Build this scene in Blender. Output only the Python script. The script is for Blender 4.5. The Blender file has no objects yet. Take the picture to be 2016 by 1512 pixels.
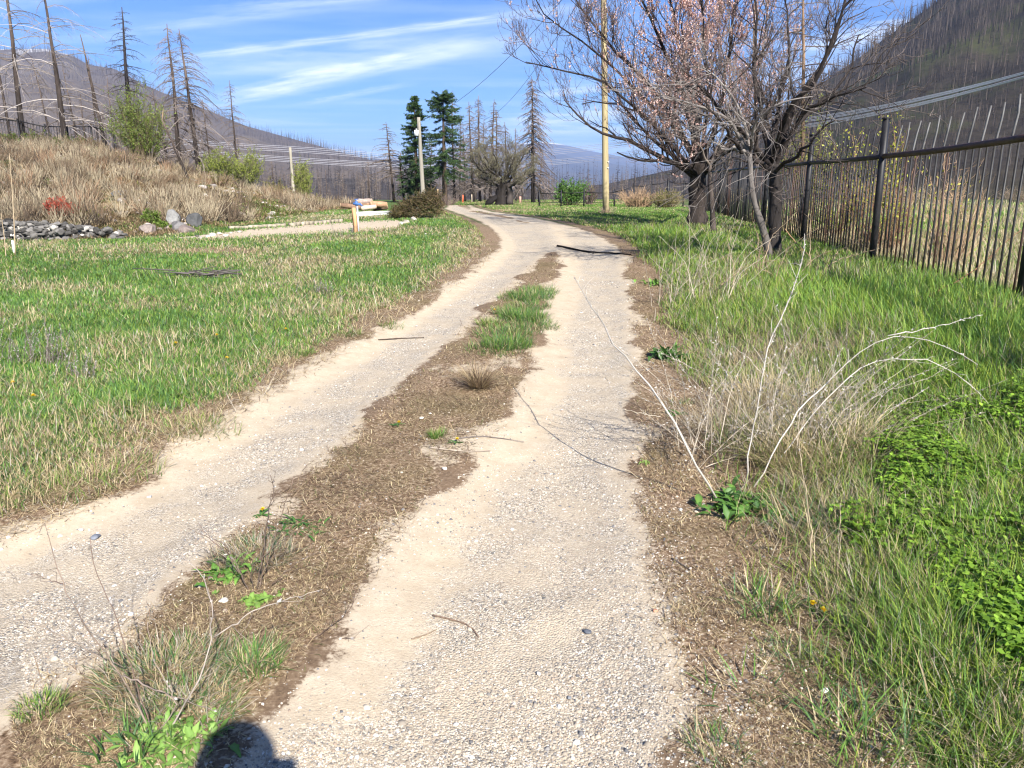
import bpy, math, random
import numpy as np
from mathutils import Vector, Matrix

sc = bpy.context.scene
COL = sc.collection
R = np.random.default_rng
F = 1520.0                       # focal length in photo pixels (2016 wide)
CAMZ = 1.5
TH = math.atan(378 / F)          # pitch below the horizon
CT, ST = math.cos(TH), math.sin(TH)

# ------------------------------------------------------------------ numpy helpers
_T = R(7).random((256, 256))


def vnoise(x, y, seed=0):
    x = np.asarray(x, float) + seed * 17.31; y = np.asarray(y, float) + seed * 41.77
    xi = np.floor(x).astype(int); yi = np.floor(y).astype(int)
    fx = x - xi; fy = y - yi
    fx = fx * fx * (3 - 2 * fx); fy = fy * fy * (3 - 2 * fy)
    a = _T[xi & 255, yi & 255]; b = _T[(xi + 1) & 255, yi & 255]
    c = _T[xi & 255, (yi + 1) & 255]; d = _T[(xi + 1) & 255, (yi + 1) & 255]
    return (a * (1 - fx) + b * fx) * (1 - fy) + (c * (1 - fx) + d * fx) * fy


def fbm(x, y, oct=4, seed=0):
    s = 0; a = .5; t = 0
    for i in range(oct):
        s = s + a * vnoise(np.asarray(x) * 2 ** i, np.asarray(y) * 2 ** i, seed + i); t += a; a *= .5
    return s / t


def sm(a, b, x):
    t = np.clip((np.asarray(x, float) - a) / (b - a), 0, 1)
    return t * t * (3 - 2 * t)


def rho(py):
    v = (756 - np.asarray(py, float)) / F
    return (v * CT - ST) / (CT + v * ST)


def ray(px, py):                 # world direction with Y = 1
    u = (np.asarray(px, float) - 1008) / F; v = (756 - np.asarray(py, float)) / F
    f = CT + v * ST
    return u / f, (v * CT - ST) / f


def P(px, py, D):                # point seen at a photo pixel, D metres ahead
    a, b = ray(px, py)
    return np.stack([a * D, np.broadcast_to(np.asarray(D, float), np.shape(a)), CAMZ + b * D], -1)


def proj(x, y, z):               # photo pixel of a world point
    zz = np.asarray(z) - CAMZ
    f = np.maximum(y * CT - zz * ST, 1e-3); v = (y * ST + zz * CT) / f
    return 1008 + F * x / f, 756 - F * v


# ------------------------------------------------------------------ terrain
def rise(Y):
    return .75 * sm(2, 26, Y)


def groundline(px, py):          # intersect a pixel ray with the gently rising base
    a, b = ray(px, py)
    D = np.full(np.shape(a), 5.0)
    lo = np.full(np.shape(a), .3); hi = np.full(np.shape(a), 200.0)
    for _ in range(50):
        D = (lo + hi) / 2
        above = CAMZ + b * D > rise(D)
        lo = np.where(above, D, lo); hi = np.where(above, hi, D)
    return a * D, D


def edge(pts):
    p = np.array(pts, float)
    x, y = groundline(p[:, 0], p[:, 1])
    o = np.argsort(y)
    y = y[o]; x = x[o]
    # extend backwards with the first slope
    k = (x[1] - x[0]) / max(y[1] - y[0], 1e-3)
    return np.concatenate([[y[0] - 4], y]), np.concatenate([[x[0] - 4 * k * .5], x])


E_RL = edge([(440, 1512), (530, 1400), (610, 1290), (700, 1170), (790, 1040), (870, 950), (955, 870), (1010, 800), (1045, 720), (1062, 650), (1080, 590), (1098, 540), (1106, 505), (1090, 470)])
E_RR = edge([(1380, 1512), (1335, 1300), (1300, 1150), (1275, 1000), (1265, 850), (1252, 700), (1242, 600), (1234, 540), (1226, 500), (1190, 466), (1140, 446), (1090, 434), (1030, 424), (975, 416), (945, 409), (930, 402)])
E_LR = edge([(0, 1400), (130, 1310), (300, 1185), (420, 1085), (520, 1000), (640, 890), (760, 785), (880, 675), (980, 580), (1040, 525), (1080, 496), (1085, 470)])
E_LL = edge([(0, 1050), (110, 1010), (210, 970), (340, 880), (480, 800), (640, 705), (760, 640), (870, 575), (940, 525), (985, 488), (985, 470), (962, 450), (925, 432), (890, 420), (870, 411), (880, 402)])


def ev(e, Y):
    return np.interp(Y, e[0], e[1])


_bp = np.array([0, 200, 300, 400, 500, 600, 650, 700], float)
_bq = (_bp - 1008) / F / 1.03
_bcy = np.array([287, 298, 323, 350, 375, 397, 409, 412], float)
_bby = np.array([474, 467, 461, 452, 440, 424, 414, 413], float)
_, _bDb = groundline(_bp, _bby)
BDC = 40.0
_bzc = np.maximum(CAMZ + rho(_bcy) * BDC, .76)


def bank_s(X, Y):
    q = X / np.maximum(Y, .5)
    Db = np.interp(q, _bq, _bDb)
    s = (Y - Db) / np.maximum(BDC - Db, 4)
    return np.where(q < _bq[-1] + .004, s, -1), q


FX0 = 3.56; FK = .1264           # iron fence: X = FX0 + FK * Y


def fence_z(Y):
    return np.clip(.45 + .009 * Y + .006 * np.maximum(np.asarray(Y, float) - 10.6, 0), .45, .78)


def gz(X, Y):
    X = np.asarray(X, float); Y = np.asarray(Y, float)
    z = rise(Y)
    # verge climbing to the fence on the right
    er = ev(E_RR, Y) + .25
    w = sm(0, 1, (X - er) / np.maximum(FX0 + FK * Y - er, .5)) * sm(-2, 3, Y)
    z = z + w * np.maximum(fence_z(Y) - rise(Y), 0)
    # wheel ruts
    near = 1 - sm(16, 24, Y)
    for a, b in ((E_RL, E_RR), (E_LL, E_LR)):
        l = ev(a, Y); r = ev(b, Y); c = (l + r) / 2; h = np.maximum((r - l) / 2, .2)
        z = z - .05 * near * np.exp(-((X - c) / (h * .8)) ** 4)
    z = z + .035 * (fbm(X * .9, Y * .9, 3, 3) - .5) + .02 * (fbm(X * 5, Y * 5, 2, 5) - .5) * (1 - sm(8, 14, Y))
    # bank on the left
    s, q = bank_s(X, Y)
    zc = np.interp(q, _bq, _bzc)
    sc_ = np.clip(s, 0, 1)
    f = 1 - (1 - sc_) ** 1.55
    bump = (fbm(X * .35, Y * .35, 4, 11) - .5) * 1.3 * np.sqrt(sc_ * (1 - sc_)) + (fbm(X * 1.3, Y * 1.3, 3, 13) - .5) * .45 * np.sqrt(sc_)
    z = z + np.where(s > 0, f * np.maximum(zc - rise(Y), 0) + bump * np.clip((zc - .9) / 1.5, 0.15, 1), 0)
    # plateau edge
    z = z - np.clip((Y - 78) * .13, 0, 13)
    return z


def G(px, py):                   # point on the terrain seen at a photo pixel
    a, b = ray(px, py)
    lo = np.full(np.shape(a), .3); hi = np.full(np.shape(a), .3)
    D = lo.copy() if hasattr(lo, 'copy') else lo
    Ds = np.exp(np.linspace(math.log(.8), math.log(110), 700))
    zz = CAMZ + np.multiply.outer(b, Ds); xx = np.multiply.outer(a, Ds)
    hit = zz < gz(xx, np.broadcast_to(Ds, xx.shape))
    i = np.where(hit.any(-1), hit.argmax(-1), len(Ds) - 1)
    D = Ds[i]
    return np.stack([a * D, D, gz(a * D, D)], -1)


# ------------------------------------------------------------------ mesh accumulator
def nrm(v):
    return v / np.maximum(np.linalg.norm(v, axis=-1, keepdims=True), 1e-9)


class MB:
    def __init__(s):
        s.V = []; s.Q = []; s.T = []; s.C = []; s.n = 0

    def add(s, V, Q=None, T=None, C=(.5, .5, .5)):
        V = np.asarray(V, float).reshape(-1, 3); n = len(V)
        C = np.asarray(C, float)
        C = np.broadcast_to(C, (n, 3)) if C.ndim == 1 else C.reshape(-1, 3)
        if Q is not None and len(Q): s.Q.append(np.asarray(Q).reshape(-1, 4) + s.n)
        if T is not None and len(T): s.T.append(np.asarray(T).reshape(-1, 3) + s.n)
        s.V.append(V); s.C.append(C); s.n += n

    def tubes(s, Pt, Rd, k=5, C=(.3, .25, .2), cap=True):
        Pt = np.asarray(Pt, float)
        if Pt.ndim == 2: Pt = Pt[None]
        m, n, _ = Pt.shape
        Rd = np.broadcast_to(np.asarray(Rd, float), (m, n))
        T = np.gradient(Pt, axis=1); T = nrm(T)
        av = nrm(Pt[:, -1] - Pt[:, 0])
        ref = np.where(np.abs(av[:, 2:3]) > .8, np.array([[1., 0, 0]]), np.array([[0, 0, 1.]]))
        N = nrm(np.cross(T, ref[:, None, :])); B = np.cross(T, N)
        a = np.arange(k) / k * 2 * np.pi
        ring = Pt[:, :, None] + Rd[:, :, None, None] * (np.cos(a)[None, None, :, None] * N[:, :, None] + np.sin(a)[None, None, :, None] * B[:, :, None])
        C = np.asarray(C, float)
        if C.ndim == 2 and C.shape[0] == m: C = np.broadcast_to(C[:, None, :], (m, n, 3))
        if C.ndim == 1: C = np.broadcast_to(C, (m, n, 3))
        if C.ndim == 2: C = np.broadcast_to(C[None], (m, n, 3))
        Cc = np.broadcast_to(C[:, :, None, :], (m, n, k, 3))
        i = np.arange(n - 1)[:, None]; j = np.arange(k)[None]
        q = np.stack([i * k + j, i * k + (j + 1) % k, (i + 1) * k + (j + 1) % k, (i + 1) * k + j], -1).reshape(-1, 4)
        Q = (q[None] + (np.arange(m) * n * k)[:, None, None]).reshape(-1, 4)
        s.add(ring, Q, None, Cc)
        if cap:
            e = (np.arange(m) * n * k)[:, None]
            jj = np.arange(1, k - 1)
            t1 = np.stack([np.zeros_like(jj), jj + 1, jj], -1); t2 = np.stack([np.zeros_like(jj), jj, jj + 1], -1) + (n - 1) * k
            tt = np.concatenate([t1, t2])
            T_ = (tt[None] + e[:, :, None] - 0).reshape(-1, 3)
            s.T.append(T_ + s.n - m * n * k)

    def ribbons(s, Pt, W, S, C):   # Pt (m,n,3), W (m,n) half widths, S (m,3) side vectors
        Pt = np.asarray(Pt, float); m, n, _ = Pt.shape
        W = np.broadcast_to(np.asarray(W, float), (m, n))
        L = Pt - S[:, None] * W[..., None]; Rr = Pt + S[:, None] * W[..., None]
        V = np.stack([L, Rr], 2)            # m,n,2,3
        V = V.reshape(m, 2 * n, 3)[:, :2 * n - 1].copy()   # tip is one vertex
        V[:, -1] = Pt[:, -1]
        C = np.asarray(C, float)
        if C.ndim == 1: C = np.broadcast_to(C, (m, n, 3))
        if C.ndim == 2: C = np.broadcast_to(C[:, None], (m, n, 3))
        Cc = np.repeat(C, 2, axis=1)[:, :2 * n - 1]
        i = np.arange(n - 2)
        q = np.stack([2 * i, 2 * i + 1, 2 * i + 3, 2 * i + 2], -1)
        off = (np.arange(m) * (2 * n - 1))[:, None, None]
        t = np.array([[2 * n - 4, 2 * n - 3, 2 * n - 2]])
        s.add(V, (q[None] + off).reshape(-1, 4) if n > 2 else None, (t[None] + off).reshape(-1, 3), Cc)

    def kites(s, B, Dv, Sv, L, W, C, fold=0.0):     # small leaves: base, direction, side
        B = np.asarray(B, float); m = len(B)
        L = np.broadcast_to(np.asarray(L, float), (m,))[:, None]; W = np.broadcast_to(np.asarray(W, float), (m,))[:, None]
        N = np.cross(Dv, Sv)
        mid = B + Dv * L * .45
        V = np.stack([B, mid + Sv * W + N * W * fold, B + Dv * L, mid - Sv * W + N * W * fold], 1)
        q = np.arange(4)[None] + (np.arange(m) * 4)[:, None]
        C = np.asarray(C, float)
        if C.ndim == 2: C = np.repeat(C, 4, axis=0)
        s.add(V, q, None, C)

    def box(s, c, size, rz=0, C=(.5, .5, .5), tilt=None, jit=0, rng=None):
        sx, sy, sz = size
        v = np.array([[x, y, z] for z in (-.5, .5) for y in (-.5, .5) for x in (-.5, .5)]) * np.array([sx, sy, sz])
        if jit: v = v + (rng.random((8, 3)) - .5) * jit
        M = Matrix.Rotation(rz, 3, 'Z')
        if tilt is not None: M = M @ Matrix.Rotation(tilt[0], 3, 'X') @ Matrix.Rotation(tilt[1], 3, 'Y')
        v = v @ np.array(M).T + np.array(c)
        s.add(v, [[0, 2, 3, 1], [4, 5, 7, 6], [0, 1, 5, 4], [2, 6, 7, 3], [0, 4, 6, 2], [1, 3, 7, 5]], None, C)

    def build(s, name, mat, parent=None, smooth=False, loc=None):
        me = bpy.data.meshes.new(name)
        V = np.concatenate(s.V); Cc = np.concatenate(s.C)
        Q = np.concatenate(s.Q) if s.Q else np.zeros((0, 4), int)
        T = np.concatenate(s.T) if s.T else np.zeros((0, 3), int)
        if loc is not None: V = V - np.asarray(loc)
        nl = Q.size + T.size; npol = len(Q) + len(T)
        me.vertices.add(len(V)); me.loops.add(nl); me.polygons.add(npol)
        me.vertices.foreach_set('co', V.astype(np.float32).ravel())
        me.loops.foreach_set('vertex_index', np.concatenate([Q.ravel(), T.ravel()]).astype(np.int32))
        st = np.concatenate([np.arange(len(Q)) * 4, Q.size + np.arange(len(T)) * 3]).astype(np.int32)
        me.polygons.foreach_set('loop_start', st)
        if smooth: me.polygons.foreach_set('use_smooth', np.ones(npol, bool))
        a = me.color_attributes.new('Col', 'FLOAT_COLOR', 'POINT')
        c4 = np.ones((len(V), 4), np.float32); c4[:, :3] = Cc
        a.data.foreach_set('color', c4.ravel())
        me.update(calc_edges=True); me.validate()
        me.materials.append(mat)
        o = bpy.data.objects.new(name, me); COL.objects.link(o)
        if loc is not None: o.location = [float(t) for t in loc]
        if parent is not None: o.parent = parent
        return o


def thing(name, label, cat, loc=(0, 0, 0), group=None, rz=0):
    o = bpy.data.objects.new(name, None); COL.objects.link(o)
    o.location = [float(t) for t in loc]; o.rotation_euler = (0, 0, rz); o.empty_display_size = .1
    o['label'] = label; o['category'] = cat
    if group: o['group'] = group
    return o


def tag(o, label=None, cat=None, group=None, kind=None):
    if label: o['label'] = label
    if cat: o['category'] = cat
    if group: o['group'] = group
    if kind: o['kind'] = kind
    return o


def copy_tree(o, parent=None):
    c = o.copy(); COL.objects.link(c)
    if parent is not None: c.parent = parent
    for ch in list(o.children): copy_tree(ch, c)
    return c


# ------------------------------------------------------------------ materials
def newmat(name):
    m = bpy.data.materials.new(name); m.use_nodes = True
    nt = m.node_tree
    for n in list(nt.nodes): nt.nodes.remove(n)
    return m, nt


class NT:
    def __init__(s, nt): s.nt = nt

    def n(s, t, **kw):
        x = s.nt.nodes.new(t)
        for k, v in kw.items(): setattr(x, k, v)
        return x

    def l(s, a, b): s.nt.links.new(a, b)

    def val(s, sock, v):
        if isinstance(v, (int, float)): sock.default_value = v
        elif isinstance(v, tuple): sock.default_value = v if len(v) == len(sock.default_value) else (*v, 1)
        else: s.l(v, sock)

    def math(s, op, a, b=0.0, c=None, clamp=False):
        x = s.n('ShaderNodeMath', operation=op, use_clamp=clamp)
        s.val(x.inputs[0], a); s.val(x.inputs[1], b)
        if c is not None: s.val(x.inputs[2], c)
        return x.outputs[0]

    def mix(s, f, a, b, mode='MIX'):
        x = s.n('ShaderNodeMix', data_type='RGBA', blend_type=mode)
        s.val(x.inputs[0], f); s.val(x.inputs[6], a); s.val(x.inputs[7], b)
        return x.outputs[2]

    def noise(s, vec, scale, detail=3, rough=.55):
        x = s.n('ShaderNodeTexNoise'); x.inputs['Scale'].default_value = scale
        x.inputs['Detail'].default_value = detail; x.inputs['Roughness'].default_value = rough
        if vec is not None: s.l(vec, x.inputs['Vector'])
        return x

    def vor(s, vec, scale, feature='F1'):
        x = s.n('ShaderNodeTexVoronoi', feature=feature); x.inputs['Scale'].default_value = scale
        s.l(vec, x.inputs['Vector'])
        return x

    def mr(s, v, a, b, c=0.0, d=1.0, smooth=False):
        x = s.n('ShaderNodeMapRange', interpolation_type='SMOOTHSTEP' if smooth else 'LINEAR')
        s.val(x.inputs[0], v); x.inputs[1].default_value = a; x.inputs[2].default_value = b
        x.inputs[3].default_value = c; x.inputs[4].default_value = d
        return x.outputs[0]

    def ramp(s, fac, stops, interp='LINEAR'):
        x = s.n('ShaderNodeValToRGB'); x.color_ramp.interpolation = interp
        e = x.color_ramp.elements
        while len(e) < len(stops): e.new(.5)
        for i, (p, c) in enumerate(stops): e[i].position = p; e[i].color = (*c, 1)
        s.val(x.inputs[0], fac)
        return x.outputs[0]


def mat_leafy(name, trans=.35, rough=.6, spec=.25):
    m, nt = newmat(name); N = NT(nt)
    at = N.n('ShaderNodeVertexColor', layer_name='Col')
    b = N.n('ShaderNodeBsdfPrincipled'); N.l(at.outputs[0], b.inputs['Base Color'])
    b.inputs['Roughness'].default_value = rough; b.inputs['Specular IOR Level'].default_value = spec
    o = N.n('ShaderNodeOutputMaterial')
    if trans > 0:
        t = N.n('ShaderNodeBsdfTranslucent')
        N.l(at.outputs[0], t.inputs[0])
        mx = N.n('ShaderNodeMixShader'); mx.inputs[0].default_value = trans
        N.l(b.outputs[0], mx.inputs[1]); N.l(t.outputs[0], mx.inputs[2]); N.l(mx.outputs[0], o.inputs[0])
    else: N.l(b.outputs[0], o.inputs[0])
    return m


def mat_rough(name, scale=12, amt=.5, stretch=(1, 1, 1), bump=.4, rough=.9, spec=.2, dist=.02, metal=0.0):
    """vertex colour broken up by noise: bark, stone, timber, iron"""
    m, nt = newmat(name); N = NT(nt)
    at = N.n('ShaderNodeVertexColor', layer_name='Col')
    tc = N.n('ShaderNodeTexCoord'); mp = N.n('ShaderNodeMapping'); mp.inputs['Scale'].default_value = stretch
    N.l(tc.outputs['Object'], mp.inputs[0])
    n1 = N.noise(mp.outputs[0], scale, 5, .65); n2 = N.noise(mp.outputs[0], scale * .21, 2)
    f = N.math('ADD', N.math('MULTIPLY', n1.outputs[0], .7), N.math('MULTIPLY', n2.outputs[0], .5))
    g = N.mr(f, .35, .85, 1 - amt, 1 + amt)
    vm = N.n('ShaderNodeVectorMath', operation='SCALE'); N.l(at.outputs[0], vm.inputs[0]); N.l(g, vm.inputs['Scale'])
    b = N.n('ShaderNodeBsdfPrincipled'); N.l(vm.outputs[0], b.inputs['Base Color'])
    b.inputs['Roughness'].default_value = rough; b.inputs['Specular IOR Level'].default_value = spec
    b.inputs['Metallic'].default_value = metal
    if bump > 0:
        bp = N.n('ShaderNodeBump'); bp.inputs['Strength'].default_value = bump; bp.inputs['Distance'].default_value = dist
        N.l(n1.outputs[0], bp.inputs['Height']); N.l(bp.outputs[0], b.inputs['Normal'])
    o = N.n('ShaderNodeOutputMaterial'); N.l(b.outputs[0], o.inputs[0])
    return m


M_GRASS = mat_leafy('grass_blades', .3, .55, .3)
M_LEAF = mat_leafy('leaf', .3, .5, .35)
M_DRY = mat_leafy('dry_stem', .15, .8, .15)
M_NEEDLE = mat_leafy('needles', .15, .6, .2)
M_TWIG = mat_leafy('twig', 0, .85, .15)
M_BARK = mat_rough('bark', 9, .75, (1, 1, .25), .9, .95, .1, .03)
M_STONE = mat_rough('stone', 14, .45, (1, 1, 1), .6, .9, .2, .02)
M_WOOD = mat_rough('weathered_wood', 30, .35, (1, 1, .06), .3, .85, .2, .01)
M_LOG = mat_rough('log_bark', 14, .5, (1, 1, 1), .5, .9, .15, .02)
M_IRON = mat_rough('iron', 16, .7, (1, 1, .5), .25, .55, .4, .004)
M_PAINT = mat_rough('paint', 20, .12, (1, 1, 1), .1, .5, .4, .005)
M_SKIN = mat_rough('cloth', 60, .1, (1, 1, 1), .2, .9, .2, .003)


def mat_ground():
    m, nt = newmat('ground_soil'); N = NT(nt)
    geo = N.n('ShaderNodeNewGeometry'); pos = geo.outputs['Position']
    a1 = N.n('ShaderNodeVertexColor', layer_name='Col'); s1 = N.n('ShaderNodeSeparateColor'); N.l(a1.outputs[0], s1.inputs[0])
    a2 = N.n('ShaderNodeVertexColor', layer_name='Cov'); s2 = N.n('ShaderNodeSeparateColor'); N.l(a2.outputs[0], s2.inputs[0])
    gravel, sand, moss = s1.outputs[0], s1.outputs[1], s1.outputs[2]
    green, straw, turf = s2.outputs[0], s2.outputs[1], s2.outputs[2]
    fine = N.noise(pos, 55, 4, .65).outputs[0]; mid = N.noise(pos, 9, 4, .6).outputs[0]; big = N.noise(pos, 1.3, 3).outputs[0]
    def thr(mask, wob=.8, soft=.16):
        j = N.math('ADD', N.math('MULTIPLY', N.math('SUBTRACT', fine, .5), wob), N.math('MULTIPLY', N.math('SUBTRACT', mid, .5), wob))
        return N.mr(N.math('ADD', mask, j), .5 - soft, .5 + soft, 0, 1, True)
    # colours
    soil = N.ramp(N.math('ADD', N.math('MULTIPLY', fine, .6), N.math('MULTIPLY', mid, .4)), [(.3, (.07, .045, .028)), (.5, (.17, .115, .072)), (.72, (.30, .22, .145))])
    mossc = N.ramp(fine, [(.3, (.045, .026, .014)), (.46, (.17, .11, .066)), (.58, (.29, .21, .135)), (.7, (.48, .39, .285))])
    mossc = N.mix(N.mr(big, .45, .7, 0, .5), mossc, (.115, .095, .035))
    turfc = N.ramp(fine, [(.3, (.03, .035, .012)), (.5, (.085, .10, .035)), (.7, (.20, .19, .085))])
    strawc = N.ramp(fine, [(.3, (.11, .075, .04)), (.5, (.27, .20, .115)), (.7, (.46, .37, .23))])
    sandc = N.mix(N.mr(mid, .3, .7), (.44, .36, .255), (.55, .465, .345))
    sandc = N.mix(N.mr(fine, .3, .75, 0, .4), sandc, (.30, .22, .15))
    # gravel: three stone sizes
    v1 = N.vor(pos, 230); v2 = N.vor(pos, 120); v3 = N.vor(pos, 48)
    def stones(v):
        w = N.n('ShaderNodeSeparateColor'); N.l(v.outputs['Color'], w.inputs[0])
        c = N.ramp(w.outputs[0], [(0, (.47, .395, .295)), (.2, (.58, .50, .39)), (.4, (.34, .285, .215)), (.56, (.66, .58, .465)), (.7, (.42, .335, .245)), (.82, (.20, .19, .175)), (.94, (.78, .73, .65))], 'CONSTANT')
        return c, w.outputs[1]
    c1, r1 = stones(v1); c2, r2 = stones(v2); c3, r3 = stones(v3)
    gc = N.mix(N.math('GREATER_THAN', r2, .5), c1, c2)
    k3 = N.math('MULTIPLY', N.math('GREATER_THAN', r3, .93), N.math('LESS_THAN', v3.outputs['Distance'], .42))
    gc = N.mix(k3, gc, c3)
    spk = N.noise(pos, 340, 2, .7).outputs[0]
    sandc = N.mix(N.mr(spk, .52, .72, 0, .4), sandc, (.25, .20, .15)); sandc = N.mix(N.mr(spk, .25, .42, .4, 0), sandc, (.64, .56, .46))
    gap = N.mr(v1.outputs['Distance'], .35, .75, 1, .55)
    vm = N.n('ShaderNodeVectorMath', operation='SCALE'); N.l(gc, vm.inputs[0]); N.l(gap, vm.inputs['Scale'])
    gc = N.mix(N.mr(N.noise(pos, 3.2, 4, .6).outputs[0], .4, .62, .0, .75), vm.outputs[0], sandc)
    c = N.mix(thr(turf), soil, turfc)
    c = N.mix(thr(straw), c, strawc)
    c = N.mix(N.math('MULTIPLY', thr(green), .75), c, (.075, .13, .025))
    c = N.mix(thr(moss, 1.1), c, mossc)
    c = N.mix(thr(sand, .9), c, sandc)
    c = N.mix(thr(gravel, 1.0, .2), c, gc)
    b = N.n('ShaderNodeBsdfPrincipled'); N.l(c, b.inputs['Base Color'])
    b.inputs['Roughness'].default_value = .95; b.inputs['Specular IOR Level'].default_value = .15
    h = N.math('ADD', N.math('MULTIPLY', N.math('MULTIPLY', N.mr(v2.outputs['Distance'], 0, .8, 1, 0), gravel), .0045), N.math('MULTIPLY', N.noise(pos, 420, 1, .6).outputs[0], .0012))
    bp = N.n('ShaderNodeBump'); bp.inputs['Strength'].default_value = .8; bp.inputs['Distance'].default_value = 1.0
    N.l(h, bp.inputs['Height']); N.l(bp.outputs[0], b.inputs['Normal'])
    o = N.n('ShaderNodeOutputMaterial'); N.l(b.outputs[0], o.inputs[0])
    return m


M_GROUND = mat_ground()


def mat_hill(name, c_a, c_b, c_c, sc_=.02, patch=.5, c_snow=None, snow_z=1e9, low=None):
    m, nt = newmat(name); N = NT(nt)
    geo = N.n('ShaderNodeNewGeometry'); pos = geo.outputs['Position']
    n1 = N.noise(pos, sc_, 5, .6).outputs[0]; n2 = N.noise(pos, sc_ * 9, 4, .7).outputs[0]; n3 = N.noise(pos, sc_ * .35, 3).outputs[0]
    c = N.mix(N.mr(n2, .3, .7), c_a, c_b)
    c = N.mix(N.mr(N.math('ADD', N.math('MULTIPLY', n1, .6), N.math('MULTIPLY', n3, .4)), patch - .05, patch + .1), c, c_c)
    if low:
        sx = N.n('ShaderNodeSeparateXYZ'); N.l(pos, sx.inputs[0])
        zz = N.math('ADD', sx.outputs[2], N.math('MULTIPLY', N.math('SUBTRACT', n1, .5), 40))
        lc = N.mix(N.mr(n2, .35, .65), low[0], low[1])
        c = N.mix(N.mr(zz, low[2], low[3], 1, 0), c, lc)
    if c_snow:
        sx = N.n('ShaderNodeSeparateXYZ'); N.l(pos, sx.inputs[0])
        zz = N.math('ADD', sx.outputs[2], N.math('MULTIPLY', N.math('SUBTRACT', n1, .5), 170))
        c = N.mix(N.mr(zz, snow_z, snow_z + 25), c, c_snow)
    b = N.n('ShaderNodeBsdfPrincipled'); N.l(c, b.inputs['Base Color']); b.inputs['Roughness'].default_value = 1
    b.inputs['Specular IOR Level'].default_value = .05
    o = N.n('ShaderNodeOutputMaterial'); N.l(b.outputs[0], o.inputs[0])
    return m


# ------------------------------------------------------------------ camera, sun, sky
cd = bpy.data.cameras.new('camera'); cam = bpy.data.objects.new('camera', cd); COL.objects.link(cam)
cam.location = (0, 0, CAMZ); cam.rotation_euler = (math.pi / 2 - TH, 0, 0)
cd.sensor_width = 36; cd.lens = 36 * F / 2016; cd.clip_start = .02; cd.clip_end = 30000
sc.camera = cam
SUN_EL = math.radians(36); SAZ = math.radians(158.3)
SD = Vector((math.sin(SAZ) * math.cos(SUN_EL), math.cos(SAZ) * math.cos(SUN_EL), math.sin(SUN_EL)))
ld = bpy.data.lights.new('sun', 'SUN'); ld.energy = 5.0; ld.angle = math.radians(.53); ld.color = (1, .955, .88)
lo = bpy.data.objects.new('sun', ld); COL.objects.link(lo); lo.rotation_euler = SD.to_track_quat('Z', 'Y').to_euler()

w = bpy.data.worlds.new('World'); sc.world = w; w.use_nodes = True
N = NT(w.node_tree); bg = w.node_tree.nodes['Background']
sky = N.n('ShaderNodeTexSky', sky_type='NISHITA', sun_disc=False, sun_elevation=SUN_EL, sun_rotation=SAZ)
sky.air_density = 1.0; sky.dust_density = .25; sky.ozone_density = 2.5; sky.altitude = 500
bg.inputs[1].default_value = .055
tint = N.mix(1.0, sky.outputs[0], (.35, .71, 1.22), 'MULTIPLY')
# cirrus: a flat layer of cloud seen in perspective (direction / height)
tcw = N.n('ShaderNodeTexCoord'); sp = N.n('ShaderNodeSeparateXYZ'); N.l(tcw.outputs['Generated'], sp.inputs[0])
zc = N.math('MAXIMUM', sp.outputs[2], .02)
cxx = N.math('DIVIDE', sp.outputs[0], zc); cyy = N.math('DIVIDE', sp.outputs[1], zc)


def cl(px, py):
    a, b = ray(px, py); return float(a / b), float(1 / b)


def streak(p0, p1, wid, amp, nscale, soft=.5, lo_=.3, hi_=.75):
    """one cirrus streak between two places of the cloud layer"""
    x0, y0 = cl(*p0); x1, y1 = cl(*p1)
    mx, my = cl((p0[0] + p1[0]) / 2, (p0[1] + p1[1]) / 2 + wid)
    dx, dy = x1 - x0, y1 - y0; L = math.hypot(dx, dy); dx /= L; dy /= L
    W = abs((mx - x0) * -dy + (my - y0) * dx)
    al = N.math('ADD', N.math('MULTIPLY', N.math('SUBTRACT', cxx, x0), dx), N.math('MULTIPLY', N.math('SUBTRACT', cyy, y0), dy))
    ac = N.math('ADD', N.math('MULTIPLY', N.math('SUBTRACT', cxx, x0), -dy), N.math('MULTIPLY', N.math('SUBTRACT', cyy, y0), dx))
    cv = N.n('ShaderNodeCombineXYZ'); N.l(N.math('MULTIPLY', al, 1 / L * 3), cv.inputs[0]); N.l(N.math('MULTIPLY', ac, 1 / W * .8), cv.inputs[1])
    cv.inputs[2].default_value = p0[0] * .37
    nz = N.noise(cv.outputs[0], nscale, 5, .6).outputs[0]
    ac2 = N.math('ADD', N.math('DIVIDE', ac, W), N.math('MULTIPLY', N.math('SUBTRACT', nz, .5), .9))
    e1 = N.math('SUBTRACT', 1.0, N.mr(N.math('ABSOLUTE', ac2), .15, 1.0, 0, 1, True))
    e2 = N.math('MULTIPLY', N.mr(al, -L * soft * .4, L * soft * .5, 0, 1, True), N.mr(al, L * (1 - soft * .5), L * (1 + soft * .4), 1, 0, True))
    return N.math('MULTIPLY', N.math('MULTIPLY', e1, e2), N.mr(nz, lo_, hi_, .15 * amp, amp))


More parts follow.
